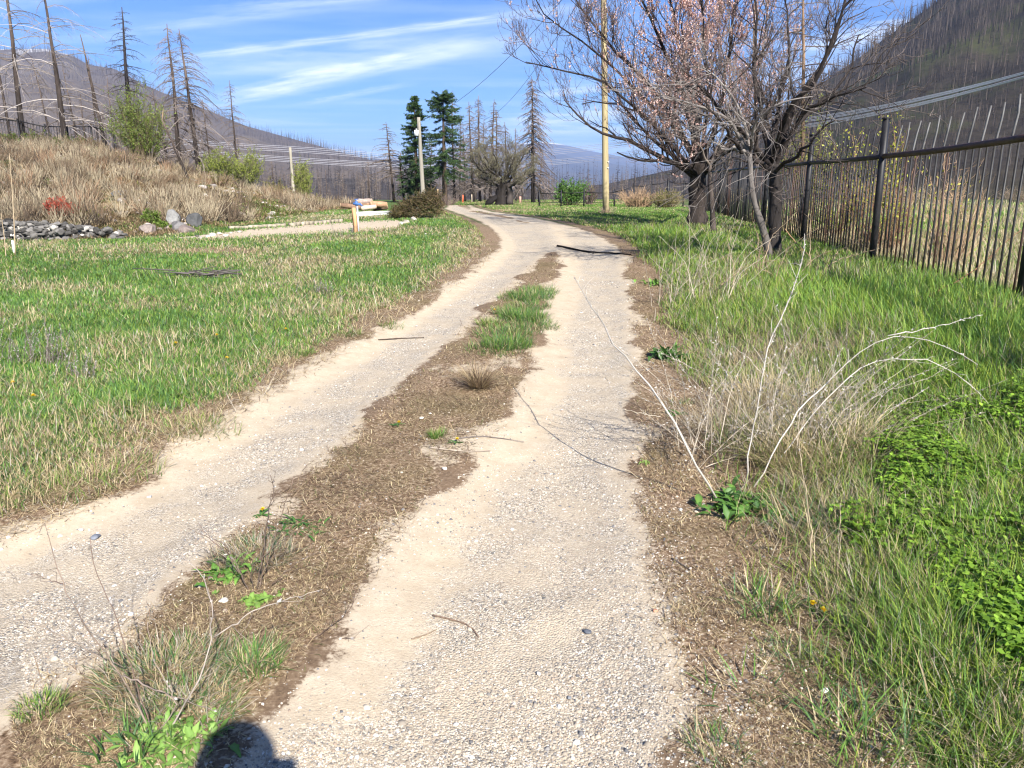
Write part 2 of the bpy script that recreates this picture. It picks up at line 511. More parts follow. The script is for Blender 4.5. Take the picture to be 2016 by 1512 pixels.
S = [streak((380, 112), (1090, 22), 12, .62, 2.5),
     streak((300, 150), (1150, 60), 42, .36, 2.0, .6),
     streak((455, 190), (930, 88), 24, .8, 2.2, .5),
     streak((380, 215), (640, 165), 14, .5, 2.5, .6),
     streak((600, 205), (800, 165), 9, .35, 3),
     streak((1000, 245), (1420, 205), 20, .7, 2.5, .5),
     streak((960, 262), (1700, 250), 14, .45, 2.5, .5),
     streak((1055, 190), (1180, 172), 12, .6, 3.5, .7),
     streak((640, 300), (1350, 292), 12, .55, 3.0, .6),
     streak((1600, 100), (1860, 35), 28, .75, 2.5, .6),
     streak((1420, 180), (1720, 110), 34, .45, 2.5, .6),
     streak((-200, 30), (420, -60), 40, .3, 2.5, .6), streak((180, 75), (700, 5), 16, .26, 2.5, .6), streak((420, 20), (1000, -30), 14, .35, 2.5, .6),
     streak((200, 245), (560, 235), 16, .3, 2.5, .6)]
tot = S[0]
for s_ in S[1:]: tot = N.math('ADD', tot, s_)
cvb = N.n('ShaderNodeCombineXYZ'); N.l(N.math('MULTIPLY', cxx, .35), cvb.inputs[0]); N.l(N.math('MULTIPLY', cyy, .9), cvb.inputs[1])
veil = N.mr(N.noise(cvb.outputs[0], 1.1, 5, .6).outputs[0], .45, .8, 0, .22)
tot = N.math('MINIMUM', N.math('ADD', tot, veil), .92)
tot = N.math('MULTIPLY', tot, N.mr(sp.outputs[2], .01, .06))
skyc = N.mix(tot, tint, (12.5, 13.0, 13.6))
N.l(skyc, bg.inputs[0])

sc.view_settings.view_transform = 'Standard'; sc.view_settings.look = 'None'; sc.view_settings.exposure = 1.2; sc.view_settings.gamma = 1
cy = sc.cycles
cy.max_bounces = 6; cy.diffuse_bounces = 3; cy.glossy_bounces = 1; cy.transmission_bounces = 3; cy.volume_bounces = 0; cy.transparent_max_bounces = 4
cy.use_denoising = True; cy.denoiser = 'OPENIMAGEDENOISE'; cy.denoising_input_passes = 'RGB_ALBEDO_NORMAL'
cy.sample_clamp_indirect = 6; cy.caustics_reflective = False; cy.caustics_refractive = False
cy.use_adaptive_sampling = True; cy.adaptive_threshold = .015
sc.render.film_transparent = False
cy.filter_width = 1.2
# ---SECTION-END core

# ------------------------------------------------------------------ zones on the ground (all in world metres)
def blob(px, py, rx, ry):         # soft patch centred where a photo pixel meets the ground
    c = G(np.array([px], float), np.array([py], float))[0]
    return lambda X, Y: np.exp(-(((X - c[0]) / rx) ** 2 + ((Y - c[1]) / ry) ** 2))


Y_END = float(groundline(np.array([900.0]), np.array([403.5]))[1][0])


def zones(X, Y):
    """weights 0..1 of each ground cover"""
    n1 = fbm(X * 1.7, Y * 1.7, 4, 21) - .5; n2 = fbm(X * .45, Y * .45, 3, 25) - .5
    wob = n1 * .35 * (1 + Y * .03)
    rl, rr, lr, ll = ev(E_RL, Y), ev(E_RR, Y), ev(E_LR, Y), ev(E_LL, Y)
    soft = .10 + .003 * Y
    d_r = np.minimum(X - rl, rr - X); d_l = np.minimum(X - ll, lr - X)
    dd = np.maximum(d_r, d_l) + wob * .6 / (1 + .05 * Y)
    dd = np.where(Y > 15.6, -9, dd)
    dd = np.maximum(dd, np.minimum(X - ll, rr - X) + wob * .3 - 10 * (1 - sm(14, 15, Y)))
    dd = dd - .24 * sm(14, 24, Y)
    dd = np.where(Y > Y_END, -9, dd)
    stripe = np.clip(.95 * sm(18, 21, Y) + 1.6 * (fbm(X * .9, Y * .5, 3, 27) - .52), 0, 1) * np.exp(-((X - (ll * .45 + rr * .55) + wob * .3) / .27) ** 2) * (Y < Y_END) * (Y > 14.5)
    dd = dd - 1.0 * stripe * (Y > 14.5)
    gravel = sm(-soft * .9, soft * 2.2, dd + n1 * .15)
    sand = sm(-soft * 1.5, soft * 1.1, dd + n1 * .34 * (Y < 14))
    # pale fine sand on the inner edge of the right track and the outer edge of the left one
    fine = np.exp(-((X - rl - .22) / .2) ** 2) * sm(1.5, 2.2, Y) * .75 + np.exp(-((X - ll - .18) / .2) ** 2) * .8
    gravel = gravel * (1 - np.clip(fine * (1 + 1.5 * n1), 0, .85))
    strip = sm(0, .15, np.minimum(X - lr, rl - X) + .06 + wob * .3) * (1 - sm(13.4, 14.8, Y))
    strip = np.maximum(strip, stripe)
    shoulder = sm(-.05, .1, X - rr + .05) * (1 - sm(.25, .7, X - rr - .12 * (Y < 5) + wob))
    lshould = sm(-.05, .1, ll - X + .08) * (1 - sm(.35, .75, ll - X + wob))
    gap = sm(.56, .68, fbm(X * 2.6, Y * 1.5, 4, 29))
    moss = np.maximum(np.maximum(strip * (1 - .5 * gap * (Y < 13)), shoulder * (1 - .35 * gap)), lshould * .85)
    sand = np.maximum(sand, strip * gap * .55)
    bs, q = bank_s(X, Y)
    bank = sm(-.02, .06, bs)
    meadow = sm(.22, .6, ll - X + wob * 1.2) * (1 - bank)
    verge = sm(.28, .75, X - rr - .12 * (Y < 5) + wob) * (1 - sm(.2, .6, X - FX0 - FK * Y + n1 * .3))
    field = sm(.2, .6, X - FX0 - FK * Y + n1 * .3)
    return dict(gravel=gravel, sand=sand, moss=moss, strip=strip, shoulder=shoulder, lshould=lshould, bank=bank, meadow=meadow,
                verge=verge, field=field, n1=n1, n2=n2, bs=bs, dd=dd, q=q)


def clover_w(X, Y, Z):
    px, py = proj(X, Y, Z)
    a = sm(0, 60, px - np.interp(py, [700, 780, 860, 960, 1120, 1250, 1340, 1450], [1990, 1790, 1730, 1690, 1770, 1850, 1930, 2030]))
    return a * sm(720, 790, py)


def paleground(X, Y):             # the bare pale strip along the foot of the bank
    z = rise(Y); px, py = proj(X, Y, z)
    yc = np.interp(px, [360, 480, 600, 690, 800], [468, 461, 452, 446, 440])
    hw = np.interp(px, [330, 400, 480, 600, 690, 780, 800], [0, 4, 9, 11, 12, 10, 0])
    return np.where((Y > 8) & (hw > .5), np.exp(-((py - yc) / np.maximum(hw, .5)) ** 4), 0)


def brownpatch(X, Y):
    z = rise(Y); px, py = proj(X, Y, z)
    g = lambda cx, cyy, rx, ry: np.exp(-((px - cx) / rx) ** 2 - ((py - cyy) / ry) ** 2)
    return np.where(Y > 6, g(430, 494, 110, 9) + .6 * g(200, 498, 120, 7) + .5 * g(350, 548, 90, 10) + .35 * g(640, 600, 60, 14), 0)


# ground: one sheet, finer towards the track
nr, nc = 760, 760
tY = np.linspace(0, 1, nr); Yg = -5 + 3.0 * (np.exp(tY * math.log(340 / 3.0 + 1)) - 1)
sx_ = np.linspace(-1, 1, nc); sx_ = np.sign(sx_) * np.abs(sx_) ** 1.25
Xg = sx_[None] * 1.5 * (Yg[:, None] + 8.5); YY = np.broadcast_to(Yg[:, None], Xg.shape)
Zg = gz(Xg, YY)
z_ = zones(Xg, YY)
pal = paleground(Xg, YY); brp = brownpatch(Xg, YY); clv = clover_w(Xg, YY, Zg)
mead = np.clip(z_['meadow'] * (1 - pal) * (1 - np.clip(brp, 0, 1)), 0, 1)
far = sm(14, 24, YY)
greenm = np.clip(mead * (.65 + 1.2 * z_['n2']) + clv * z_['verge'] + z_['verge'] * .55 + far * (1 - z_['bank']) * .5 * (1 - z_['field']) + z_['field'] * .5, 0, 1)
strawm = np.clip(z_['bank'] * (.42 + 1.3 * z_['n1'] + 1.0 * z_['n2']) + z_['field'] * (.35 + .8 * z_['n2']) + brp * .5 + pal * .3, 0, 1)
turfm = np.clip(np.maximum(np.maximum(mead, z_['verge']), np.maximum(far, z_['bank'])), 0, 1)
road = np.maximum(z_['gravel'], z_['sand'])
MASK1 = np.stack([z_['gravel'], np.maximum(z_['sand'], pal), np.maximum(z_['moss'], brp * .5)], -1)
MASK2 = np.stack([greenm * (1 - road), strawm * (1 - road), turfm * (1 - road)], -1)
idx = np.arange(nr * nc).reshape(nr, nc)
quads = np.stack([idx[:-1, :-1], idx[:-1, 1:], idx[1:, 1:], idx[1:, :-1]], -1).reshape(-1, 4)
# cells of the track go to their own sheet, the rest is the ground
cr = (road[:-1, :-1] + road[1:, 1:]) / 2
is_road = ((cr > .5) & (YY[:-1, :-1] < 70)).ravel()
V3 = np.stack([Xg, YY, Zg], -1).reshape(-1, 3)


def sheet(name, q):
    use = np.unique(q); mp = np.full(nr * nc, -1); mp[use] = np.arange(len(use))
    mb = MB(); mb.add(V3[use], mp[q], None, MASK1.reshape(-1, 3)[use])
    o = mb.build(name, M_GROUND, smooth=True)
    a = o.data.color_attributes.new('Cov', 'FLOAT_COLOR', 'POINT')
    c4 = np.ones((len(use), 4), np.float32); c4[:, :3] = MASK2.reshape(-1, 3)[use]
    a.data.foreach_set('color', c4.ravel())
    return tag(o, kind='structure')


sheet('ground', quads[~is_road])
tag(sheet('dirt_road', quads[is_road]), 'two pale gravel wheel tracks curving away with a brown mossy strip between them')

# ------------------------------------------------------------------ hills
HILLS = {}


def hill(name, sil, D0, D1, z0, mat, label, amp=14, pw=1.15, nq=260, nt_=70, seed=3, q_lo=None, q_hi=None):
    s = np.array(sil, float); qx, qz = ray(s[:, 0], s[:, 1])
    qlo = qx.min() if q_lo is None else q_lo; qhi = qx.max() if q_hi is None else q_hi
    q = np.linspace(qlo, qhi, nq)

    def at(qv, t):
        Y = D0 + (D1 - D0) * np.minimum(t, 1) + np.maximum(t - 1, 0) * (D1 - D0) * 1.0
        X = qv * Y
        zr = CAMZ + np.interp(qv, qx, qz) * D1
        tt = np.minimum(t, 1)
        f = tt ** pw
        rel = (fbm(X / (D1 * .06), Y / (D1 * .09), 4, seed) - .5) * amp * 2 * (tt * (1 - tt) * 3.2 + .06)
        z = z0 + (zr - z0) * f + rel - np.maximum(t - 1, 0) * (zr - z0) * 1.2
        return X, Y, z
    t = np.concatenate([np.linspace(0, 1, nt_), np.linspace(1.06, 1.5, 8)])
    Q_, T_ = np.meshgrid(q, t)
    X, Y, z = at(Q_, T_)
    mb = MB(); n, m = Q_.shape; ii = np.arange(n * m).reshape(n, m)
    mb.add(np.stack([X, Y, z], -1), np.stack([ii[:-1, :-1], ii[:-1, 1:], ii[1:, 1:], ii[1:, :-1]], -1).reshape(-1, 4), None, (.1, .1, .1))
    o = tag(mb.build(name, mat, smooth=True), label, None, None, 'structure')
    HILLS[name] = (at, qlo, qhi)
    return o


MH_R = mat_hill('burnt_hillside', (.022, .018, .014), (.050, .041, .030), (.055, .066, .020), .022, .56, low=((.05, .055, .022), (.09, .08, .045), -9, 8))
MH_L = mat_hill('burnt_mountain', (.062, .048, .040), (.135, .108, .086), (.12, .10, .085), .008, .5, (.62, .62, .64), 268)
MH_F = mat_hill('distant_mountain', (.030, .036, .05), (.055, .06, .07), (.075, .075, .08), .002, .5, (.7, .7, .72), 470)  # bluish base tones put some of the distance haze into the colour
MH_V = mat_hill('burnt_valley', (.035, .030, .028), (.075, .064, .058), (.11, .095, .08), .03, .55)
hill('hill_right', [(1150, 372), (1250, 350), (1330, 332), (1420, 300), (1500, 258), (1590, 185), (1640, 148), (1690, 115), (1740, 78), (1790, 42), (1840, 6), (1950, -70), (2100, -165), (2500, -380)],
     150, 620, -13, MH_R, 'steep burnt hillside covered with standing dead trees', 12, 1.1, 240, 80, 31)
hill('mountain_left', [(-900, 250), (-500, 150), (-300, 112), (-100, 99), (0, 97), (90, 97), (143, 110), (173, 128), (227, 135), (277, 163), (333, 187), (400, 213), (483, 247), (567, 270), (643, 292), (730, 316), (810, 334), (900, 350), (1000, 372)],
     260, 1700, -13, MH_L, 'long grey brown burnt mountain falling away to the valley', 26, 1.25, 300, 90, 41)
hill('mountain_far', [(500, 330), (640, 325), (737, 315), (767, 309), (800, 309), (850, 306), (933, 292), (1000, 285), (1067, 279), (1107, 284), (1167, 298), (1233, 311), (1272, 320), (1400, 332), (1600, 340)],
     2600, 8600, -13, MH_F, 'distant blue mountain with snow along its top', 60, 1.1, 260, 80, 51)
hill('valley_rise', [(300, 366), (500, 360), (600, 350), (700, 352), (800, 362), (900, 368), (1060, 372), (1200, 362), (1300, 352), (1450, 350)],
     140, 420, -13, MH_V, 'low wooded rise beyond the plateau', 5, 1.0, 200, 40, 61)
# valley floor that closes the view between the plateau and the hills
mb = MB(); mb.add([(-7000, 120, -13.5), (7000, 120, -13.5), (7000, 10900, -13.5), (-7000, 10900, -13.5)], [[0, 1, 2, 3]], None, (.1, .1, .1))
tag(mb.build('valley_floor', MH_V), 'valley floor below the plateau', None, None, 'structure')
mb = MB(); mb.add([(-7000, -300, -14.0), (7000, -300, -14.0), (7000, 120, -14.0), (-7000, 120, -14.0)], [[0, 1, 2, 3]], None, (.1, .1, .1))
tag(mb.build('lower_ground', MH_V), 'land round the plateau', None, None, 'structure')

# ------------------------------------------------------------------ haze
hm, hnt = newmat('air'); N = NT(hnt)
pv = N.n('ShaderNodeVolumePrincipled'); pv.inputs['Color'].default_value = (.50, .64, 1.0, 1)
pv.inputs['Density'].default_value = 1.25e-4; pv.inputs['Anisotropy'].default_value = 0
o_ = N.n('ShaderNodeOutputMaterial'); N.l(pv.outputs[0], o_.inputs['Volume'])
mb = MB(); mb.box((0, 5350, 290), (20000, 11500, 610), 0, (.8, .8, .9))
tag(mb.build('haze', hm), 'thin blue valley haze', None, None, 'stuff')
# ---SECTION-END ground

# ------------------------------------------------------------------ tree makers
def polyl(p, n):                  # resample a polyline smoothly to n points
    p = np.asarray(p, float)
    d = np.concatenate([[0], np.cumsum(np.linalg.norm(np.diff(p, axis=0), axis=1))]); t = np.linspace(0, d[-1], n)
    q = np.stack([np.interp(t, d, p[:, k]) for k in range(p.shape[1])], -1)
    for _ in range(2): q[1:-1] = (q[:-2] + 2 * q[1:-1] + q[2:]) / 4
    return q


def dead_conifer(name, seed, H, r0, zb=.2, Lmax=2.0, nb=90, droop=.6, lean=(0, 0), up=.2, twigs=5, stub=.25, shape=.7, tw=.011,
                 bark=((.022, .019, .018), (.14, .105, .085)), bcol=((.10, .078, .065), (.30, .25, .22)), snap=False, k=6):  # second bcol tone: sunlight on the branches put into their colour
    """burnt conifer: trunk mesh and crown mesh round the origin"""
    g = R(seed)
    n = 12; t = np.linspace(0, 1, n)
    wob = np.cumsum(g.normal(0, .022, (n, 2)), 0) * H * .14
    ax = np.stack([lean[0] * H * t + wob[:, 0] * t, lean[1] * H * t + wob[:, 1] * t, H * t], -1); ax[0, 2] = -.3
    r0 = r0 * .72
    rr = r0 * (1 - t * (.72 if snap else .95)) ** .8 * (1 + g.normal(0, .05, n)) + (.0 if snap else .006)
    rr[0] *= 1.25
    tc = np.array(bark[0])[None] * (1 - t[:, None]) ** .8 + np.array(bark[1])[None] * (1 - (1 - t[:, None]) ** .8)
    tc = tc * (.8 + .4 * g.random((n, 1)))
    tr = MB(); tr.tubes(ax[None], rr[None], 8, tc[None])
    if snap:
        tr.kites(ax[-1:] + np.array([[.0, 0, -.05]]), np.array([[.15, .1, 1.]]), np.array([[1., 0, 0]]), .5, rr[-1] * .9, (.30, .2, .12))
    cr = MB()
    tt = zb + (1 - zb) * g.random(nb) ** .85 * (.97)
    env = ((1 - tt) / (1 - zb)) ** shape
    L = Lmax * (env * g.uniform(.55, 1.1, nb) + .05)
    L = np.where(g.random(nb) < stub, L * g.uniform(.12, .5, nb), L)
    az = g.random(nb) * 2 * np.pi
    b0 = np.stack([np.interp(tt, t, ax[:, i]) for i in range(3)], -1)
    s = np.linspace(0, 1, 6)
    a = up * g.uniform(.2, 1.8, nb) - .25 * (1 - tt); dr = droop * g.uniform(.5, 1.4, nb)
    bend = g.normal(0, .3, nb)
    ang = az[:, None] + bend[:, None] * s[None]
    hor = L[:, None] * s[None]
    zz = L[:, None] * (a[:, None] * s[None] - dr[:, None] * s[None] ** 2 + .12 * dr[:, None] * s[None] ** 4)
    pb = b0[:, None] + np.stack([np.cos(ang) * hor, np.sin(ang) * hor, zz], -1)
    rb = (.009 + .008 * L[:, None]) * (1 - .8 * s[None]) * tw / .011
    f = g.random((nb, 1)) ** 1.6
    cb = np.array(bcol[0])[None] * (1 - f) + np.array(bcol[1])[None] * f
    cr.tubes(pb, rb, 3, cb, cap=False)
    if twigs:
        m = nb * twigs; bi = np.repeat(np.arange(nb), twigs); sj = g.uniform(.2, .98, m)
        x = sj * 5; i0 = np.minimum(x.astype(int), 4); fr = (x - i0)[:, None]
        p0 = pb[bi, i0] * (1 - fr) + pb[bi, i0 + 1] * fr
        d = nrm(pb[bi, i0 + 1] - pb[bi, i0]); side = nrm(np.cross(d, [0, 0, 1.])) * np.where(g.random(m) < .5, -1, 1)[:, None]
        dirv = nrm(d * .6 + side * g.uniform(.2, 1, m)[:, None] + np.array([0, 0, 1.]) * g.uniform(-.9, .25, m)[:, None])
        tl = (L[bi] * g.uniform(.12, .34, m) * (1.1 - sj * .6))[:, None, None]
        st = np.array([0, .5, 1.])[None, :, None]
        pt = p0[:, None] + dirv[:, None] * tl * st + np.array([0, 0, -1.]) * tl * st ** 2 * .35
        cr.tubes(pt, (.0065 * np.array([1, .8, .35]))[None] * tw / .011, 3, cb[bi] * 1.1, cap=False)
    return tr, cr


def put_tree(name, label, cat, tr, cr, loc, group=None, crown='crown', mat=None):
    t = thing(name, label, cat, loc, group)
    tr.build('trunk', M_BARK, t, smooth=True)
    if cr is not None and cr.n: cr.build(crown, mat or M_TWIG, t)
    return t


# --- tall burnt trees on the bank: foot pixel, top pixel, distance, trunk radius, crown
BANKT = [
    ((45, 268), (2, -110), 37, .17, dict(zb=.10, Lmax=4.4, nb=80, droop=.75, up=.35, twigs=7, tw=.0075, bcol=((.16, .13, .11), (.52, .46, .42))), 'tall burnt tree at the bank fence with long arching lower branches coloured sunlit pale'),  # whitish bcol here and on the next tree paints sunlit boughs
    ((128, 272), (80, -70), 36, .17, dict(zb=.10, Lmax=4.2, nb=74, droop=.7, up=.4, twigs=7, tw=.0075, bcol=((.16, .13, .11), (.55, .49, .45))), 'orange barked burnt tree with arching branches coloured sunlit white down to the fence'),
    ((207, 268), (154, 66), 38, .14, dict(zb=.35, Lmax=.9, nb=26, droop=.5, twigs=3), 'bare leaning black trunk with hardly a branch left'),
    ((190, 258), (178, 112), 44, .09, dict(zb=.3, Lmax=1.2, nb=30, droop=.5, twigs=3), 'thin burnt trunk close behind the bare leaning black one'),
    ((262, 290), (233, 14), 37, .19, dict(zb=.22, Lmax=2.3, nb=95, droop=.35, up=.15, twigs=5, stub=.35, bark=((.016, .015, .016), (.05, .045, .05)), bcol=((.035, .03, .03), (.10, .085, .08))), 'blackest burnt tree with a spear top rising behind the green willow'),
    ((355, 345), (326, 46), 38, .16, dict(zb=.12, Lmax=2.3, nb=140, droop=.75, up=.1, twigs=7), 'twin burnt tree with drooping grey twigs, the one nearer the willow'),
    ((392, 335), (354, 58), 38, .16, dict(zb=.10, Lmax=2.7, nb=140, droop=.65, up=.15, twigs=7), 'twin burnt tree with wide drooping boughs, the one farther from the willow'),
    ((466, 312), (452, 158), 52, .12, dict(zb=.25, Lmax=2.0, nb=110, droop=.4, twigs=6), 'slim burnt tree standing alone above the yellow green bushes'),
    ((152, 262), (118, 130), 46, .08, dict(zb=.1, Lmax=1.7, nb=50, droop=.5, twigs=5), 'small burnt tree between the two tall ones by the fence'),
    ((166, 262), (158, 185), 46, .08, dict(zb=.1, Lmax=1.2, nb=36, droop=.5, twigs=4), 'short black snag just inside the bank fence'),
    ((20, 262), (-22, 40), 44, .11, dict(zb=.1, Lmax=2.0, nb=60, droop=.6, twigs=5), 'burnt tree half cut off at the edge of the picture'),
    ((100, 262), (62, 110), 50, .10, dict(zb=.1, Lmax=2.0, nb=80, droop=.6, twigs=6), 'greyish burnt tree behind the fence with a dense twiggy crown'),
    ((222, 262), (214, 150), 52, .09, dict(zb=.1, Lmax=1.8, nb=80, droop=.6, twigs=6), 'brownish burnt tree with fine twigs behind the willow'),
    ((372, 357), (318, 235), 33, .10, dict(zb=.3, Lmax=.8, nb=20, droop=.4, twigs=3, snap=True), 'charred leaning snag broken off at the brow of the bank'),
    ((330, 300), (300, 180), 42, .10, dict(zb=.1, Lmax=2.6, nb=110, droop=1.0, up=.5, twigs=8), 'dead tree with a weeping brown crown beside the willow'),
    ((415, 330), (402, 195), 50, .09, dict(zb=.1, Lmax=1.7, nb=90, droop=.6, twigs=6), 'brown twiggy burnt tree just past the twin trees'),
]
for i, (b, t_, D, r0, kw, lab) in enumerate(BANKT):
    pb_ = P(*b, D); pb_[2] = float(gz(pb_[0], pb_[1]))
    pt_ = P(*t_, D); H = pt_[2] - pb_[2]
    tr, cr = dead_conifer('burnt_tree', 100 + i, H, r0, lean=((pt_[0] - pb_[0]) / H, .02 * ((i % 3) - 1)), **kw)
    put_tree('burnt_tree', lab, 'dead tree', tr, cr, pb_, 'burnt trees on the bank')

# --- burnt trees in the middle distance
MIDT = [
    ((1050, 392), (1046, 150), 56, .20, dict(zb=.14, Lmax=2.6, nb=210, droop=.55, up=.05, twigs=8, shape=.75, bcol=((.11, .085, .075), (.30, .24, .21))), 'tall full crowned dead conifer standing apart from the burnt grove'),
    ((776, 394), (759, 240), 60, .14, dict(zb=.3, Lmax=2.3, nb=80, droop=.35, twigs=5), 'slim dead conifer with sparse flat branches near the log pile'),
    ((796, 394), (786, 312), 58, .13, dict(zb=.5, Lmax=.5, nb=10, twigs=2, snap=True, bark=((.02, .016, .015), (.06, .035, .03))), 'black snag with a snapped orange tip beside the spruces'),
    ((727, 392), (724, 315), 66, .09, dict(zb=.3, Lmax=.8, nb=30, twigs=3), 'thin black stick of a tree behind the log pile'),
    ((895, 388), (888, 178), 64, .14, dict(zb=.1, Lmax=2.0, nb=120, droop=.5, twigs=6), 'tall grey dead conifer touching the taller green spruce'),
    ((915, 388), (912, 250), 66, .12, dict(zb=.1, Lmax=1.6, nb=110, droop=.6, twigs=6), 'shorter dead conifer at the start of the burnt grove'),
    ((932, 390), (922, 200), 60, .15, dict(zb=.12, Lmax=2.0, nb=130, droop=.6, twigs=6), 'dead conifer above the old tree, first of the tall pair'),
    ((945, 390), (940, 188), 64, .15, dict(zb=.1, Lmax=2.1, nb=150, droop=.6, twigs=6), 'dead conifer with the highest pointed tip of the grove'),
    ((965, 390), (972, 195), 60, .16, dict(zb=.12, Lmax=1.8, nb=120, droop=.45, twigs=6), 'dead conifer with upright grey top above the gnarled tree'),
    ((978, 390), (978, 215), 66, .14, dict(zb=.15, Lmax=1.9, nb=110, droop=.5, twigs=6), 'dead conifer directly behind the gnarled tree crown'),
    ((998, 390), (996, 240), 62, .13, dict(zb=.2, Lmax=1.5, nb=90, droop=.9, twigs=6), 'dead conifer with a drooping clumped top in the grove'),
    ((1016, 390), (1015, 252), 66, .12, dict(zb=.2, Lmax=1.3, nb=80, droop=.5, twigs=5), 'thin dead conifer between the grove and the tall lone one'),
    ((905, 390), (905, 225), 70, .11, dict(zb=.1, Lmax=1.6, nb=100, droop=.5, twigs=6), 'faint thin dead conifer deep inside the grove'),
    ((955, 390), (952, 232), 72, .11, dict(zb=.1, Lmax=1.7, nb=100, droop=.5, twigs=6), 'smaller dead conifer filling the gap inside the grove'),
    ((1060, 392), (1066, 300), 58, .08, dict(zb=.1, Lmax=1.2, nb=60, droop=.6, twigs=5), 'small dead tree leaning against the tall lone conifer'),
    ((846, 392), (850, 262), 68, .10, dict(zb=.1, Lmax=1.5, nb=90, droop=.6, twigs=5), 'burnt tree showing between the two green spruces'),
    ((540, 388), (534, 318), 56, .08, dict(zb=.3, Lmax=1.0, nb=30, twigs=4), 'black thin snag among the bushes before the valley'),
    ((586, 384), (581, 320), 56, .08, dict(zb=.2, Lmax=1.0, nb=34, twigs=4), 'black snag standing near the short grey pole'),
]
for i, (b, t_, D, r0, kw, lab) in enumerate(MIDT):
    pb_ = P(*b, D); pb_[2] = float(gz(pb_[0], pb_[1]))
    pt_ = P(*t_, D); H = pt_[2] - pb_[2]
    kw = dict(kw, nb=int(kw['nb'] * 1.35), tw=.017); tr, cr = dead_conifer('burnt_tree', 200 + i, H, r0, lean=((pt_[0] - pb_[0]) / H, 0), **kw)
    put_tree('burnt_tree', lab, 'dead tree', tr, cr, pb_, 'burnt trees in the middle distance')

# --- tall trunks behind the iron fence
for i, (b, t_, D, r0, kw, lab) in enumerate([
    ((1590, 345), (1583, -120), 17, .075, dict(zb=.45, Lmax=1.0, nb=36, droop=.3, twigs=4, bark=((.10, .07, .05), (.30, .20, .13))), 'orange brown bare trunk rising just behind the iron fence'),
    ((1496, 350), (1486, -120), 21, .085, dict(zb=.5, Lmax=1.2, nb=50, droop=.4, twigs=5, bark=((.07, .055, .045), (.24, .18, .14))), 'grey brown trunk rising through the blossom crown behind the fence'),
    ((1440, 350), (1440, -40), 25, .07, dict(zb=.5, Lmax=1.0, nb=40, droop=.4, twigs=5, bark=((.07, .055, .045), (.24, .2, .17))), 'thin grey trunk behind the middle of the blossom tree')]):
    pb_ = P(*b, D); pb_[2] = float(gz(pb_[0], pb_[1])); pt_ = P(*t_, D); H = pt_[2] - pb_[2]
    tr, cr = dead_conifer('bare_snag', 300 + i, H, r0, lean=((pt_[0] - pb_[0]) / H, 0), **kw)
    put_tree('bare_snag', lab, 'dead tree', tr, cr, pb_, 'bare trunks behind the iron fence')

# --- far rows at the plateau edge: copies of a few models
g = R(404)
models = []
for i in range(7):
    tr, cr = dead_conifer('burnt_tree', 400 + i, 10, .13, zb=.15 + .5 * (i % 3) / 2, Lmax=[1.2, .9, 1.5, .7, 1.1, .8, 1.3][i], nb=[60, 30, 70, 24, 50, 30, 60][i], droop=.5, twigs=3, lean=(g.normal(0, .03), 0), tw=.02)
    models.append(put_tree('burnt_tree', 'x', 'dead tree', tr, cr, (0, -60, -30)))
rows = []
for i in range(190):
    px = g.choice([g.uniform(520, 800), g.uniform(480, 1010), g.uniform(1010, 1090), g.uniform(1195, 1330), g.uniform(860, 1030)], p=[.35, .2, .08, .25, .12])
    D = g.uniform(72, 120); rows.append((px, D))
rows.sort(key=lambda q: q[1])
used = set()
for i, (px, D) in enumerate(rows):
    k = int(g.integers(0, 7)); src = models[k]
    o = copy_tree(src) if k in used else src
    used.add(k)
    a, b_ = ray(px, 390)
    x = float(a * D); z = float(gz(x, D))
    hpx = g.uniform(22, 60) if px < 1180 else g.uniform(22, 48)
    top = CAMZ + float(rho(392 - hpx)) * D
    s = max(top - z, 2.5) / 10
    o.location = (x, D, z); o.scale = (s * 1.15, s * 1.15, s); o.rotation_euler = (0, 0, g.uniform(0, 6.28))
    o['label'] = 'thin black burnt tree in the far row along the plateau edge'; o['group'] = 'far row of burnt trees'
gq = R(405); models2 = []
for i in range(5):
    tr, cr = dead_conifer('burnt_tree', 430 + i, 10, .13, zb=.12, Lmax=[1.6, 2.0, 1.3, 1.8, 1.0][i], nb=[110, 130, 90, 120, 50][i], droop=[.4, .7, .5, .9, .3][i], twigs=5, lean=(gq.normal(0, .07), 0), tw=.015)
    models2.append(put_tree('burnt_tree', 'x', 'dead tree', tr, cr, (0, -60, -30)))
for i in range(44):
    px = gq.choice([gq.uniform(-40, 240), gq.uniform(280, 480)], p=[.6, .4]); D = gq.uniform(46, 66)
    o = models2[i] if i < 5 else copy_tree(models2[i % 5])
    a, b_ = ray(px, 300); x = float(a * D); z = float(gz(x, D)); yb = float(proj(x, D, z)[1]); top = CAMZ + float(rho(yb - gq.uniform(45, 120))) * D; s = max(top - z, 2.) / 10
    o.location = (x, D, z); o.scale = (s * 1.2, s * 1.2, s); o.rotation_euler = (0, 0, gq.uniform(0, 6.28))
    o['label'] = 'thin brown burnt tree in the thicket behind the bank'; o['group'] = 'thicket of thin burnt trees behind the bank'
for k in range(7):
    if k not in used:
        for c in list(models[k].children): bpy.data.objects.remove(c)
        bpy.data.objects.remove(models[k])


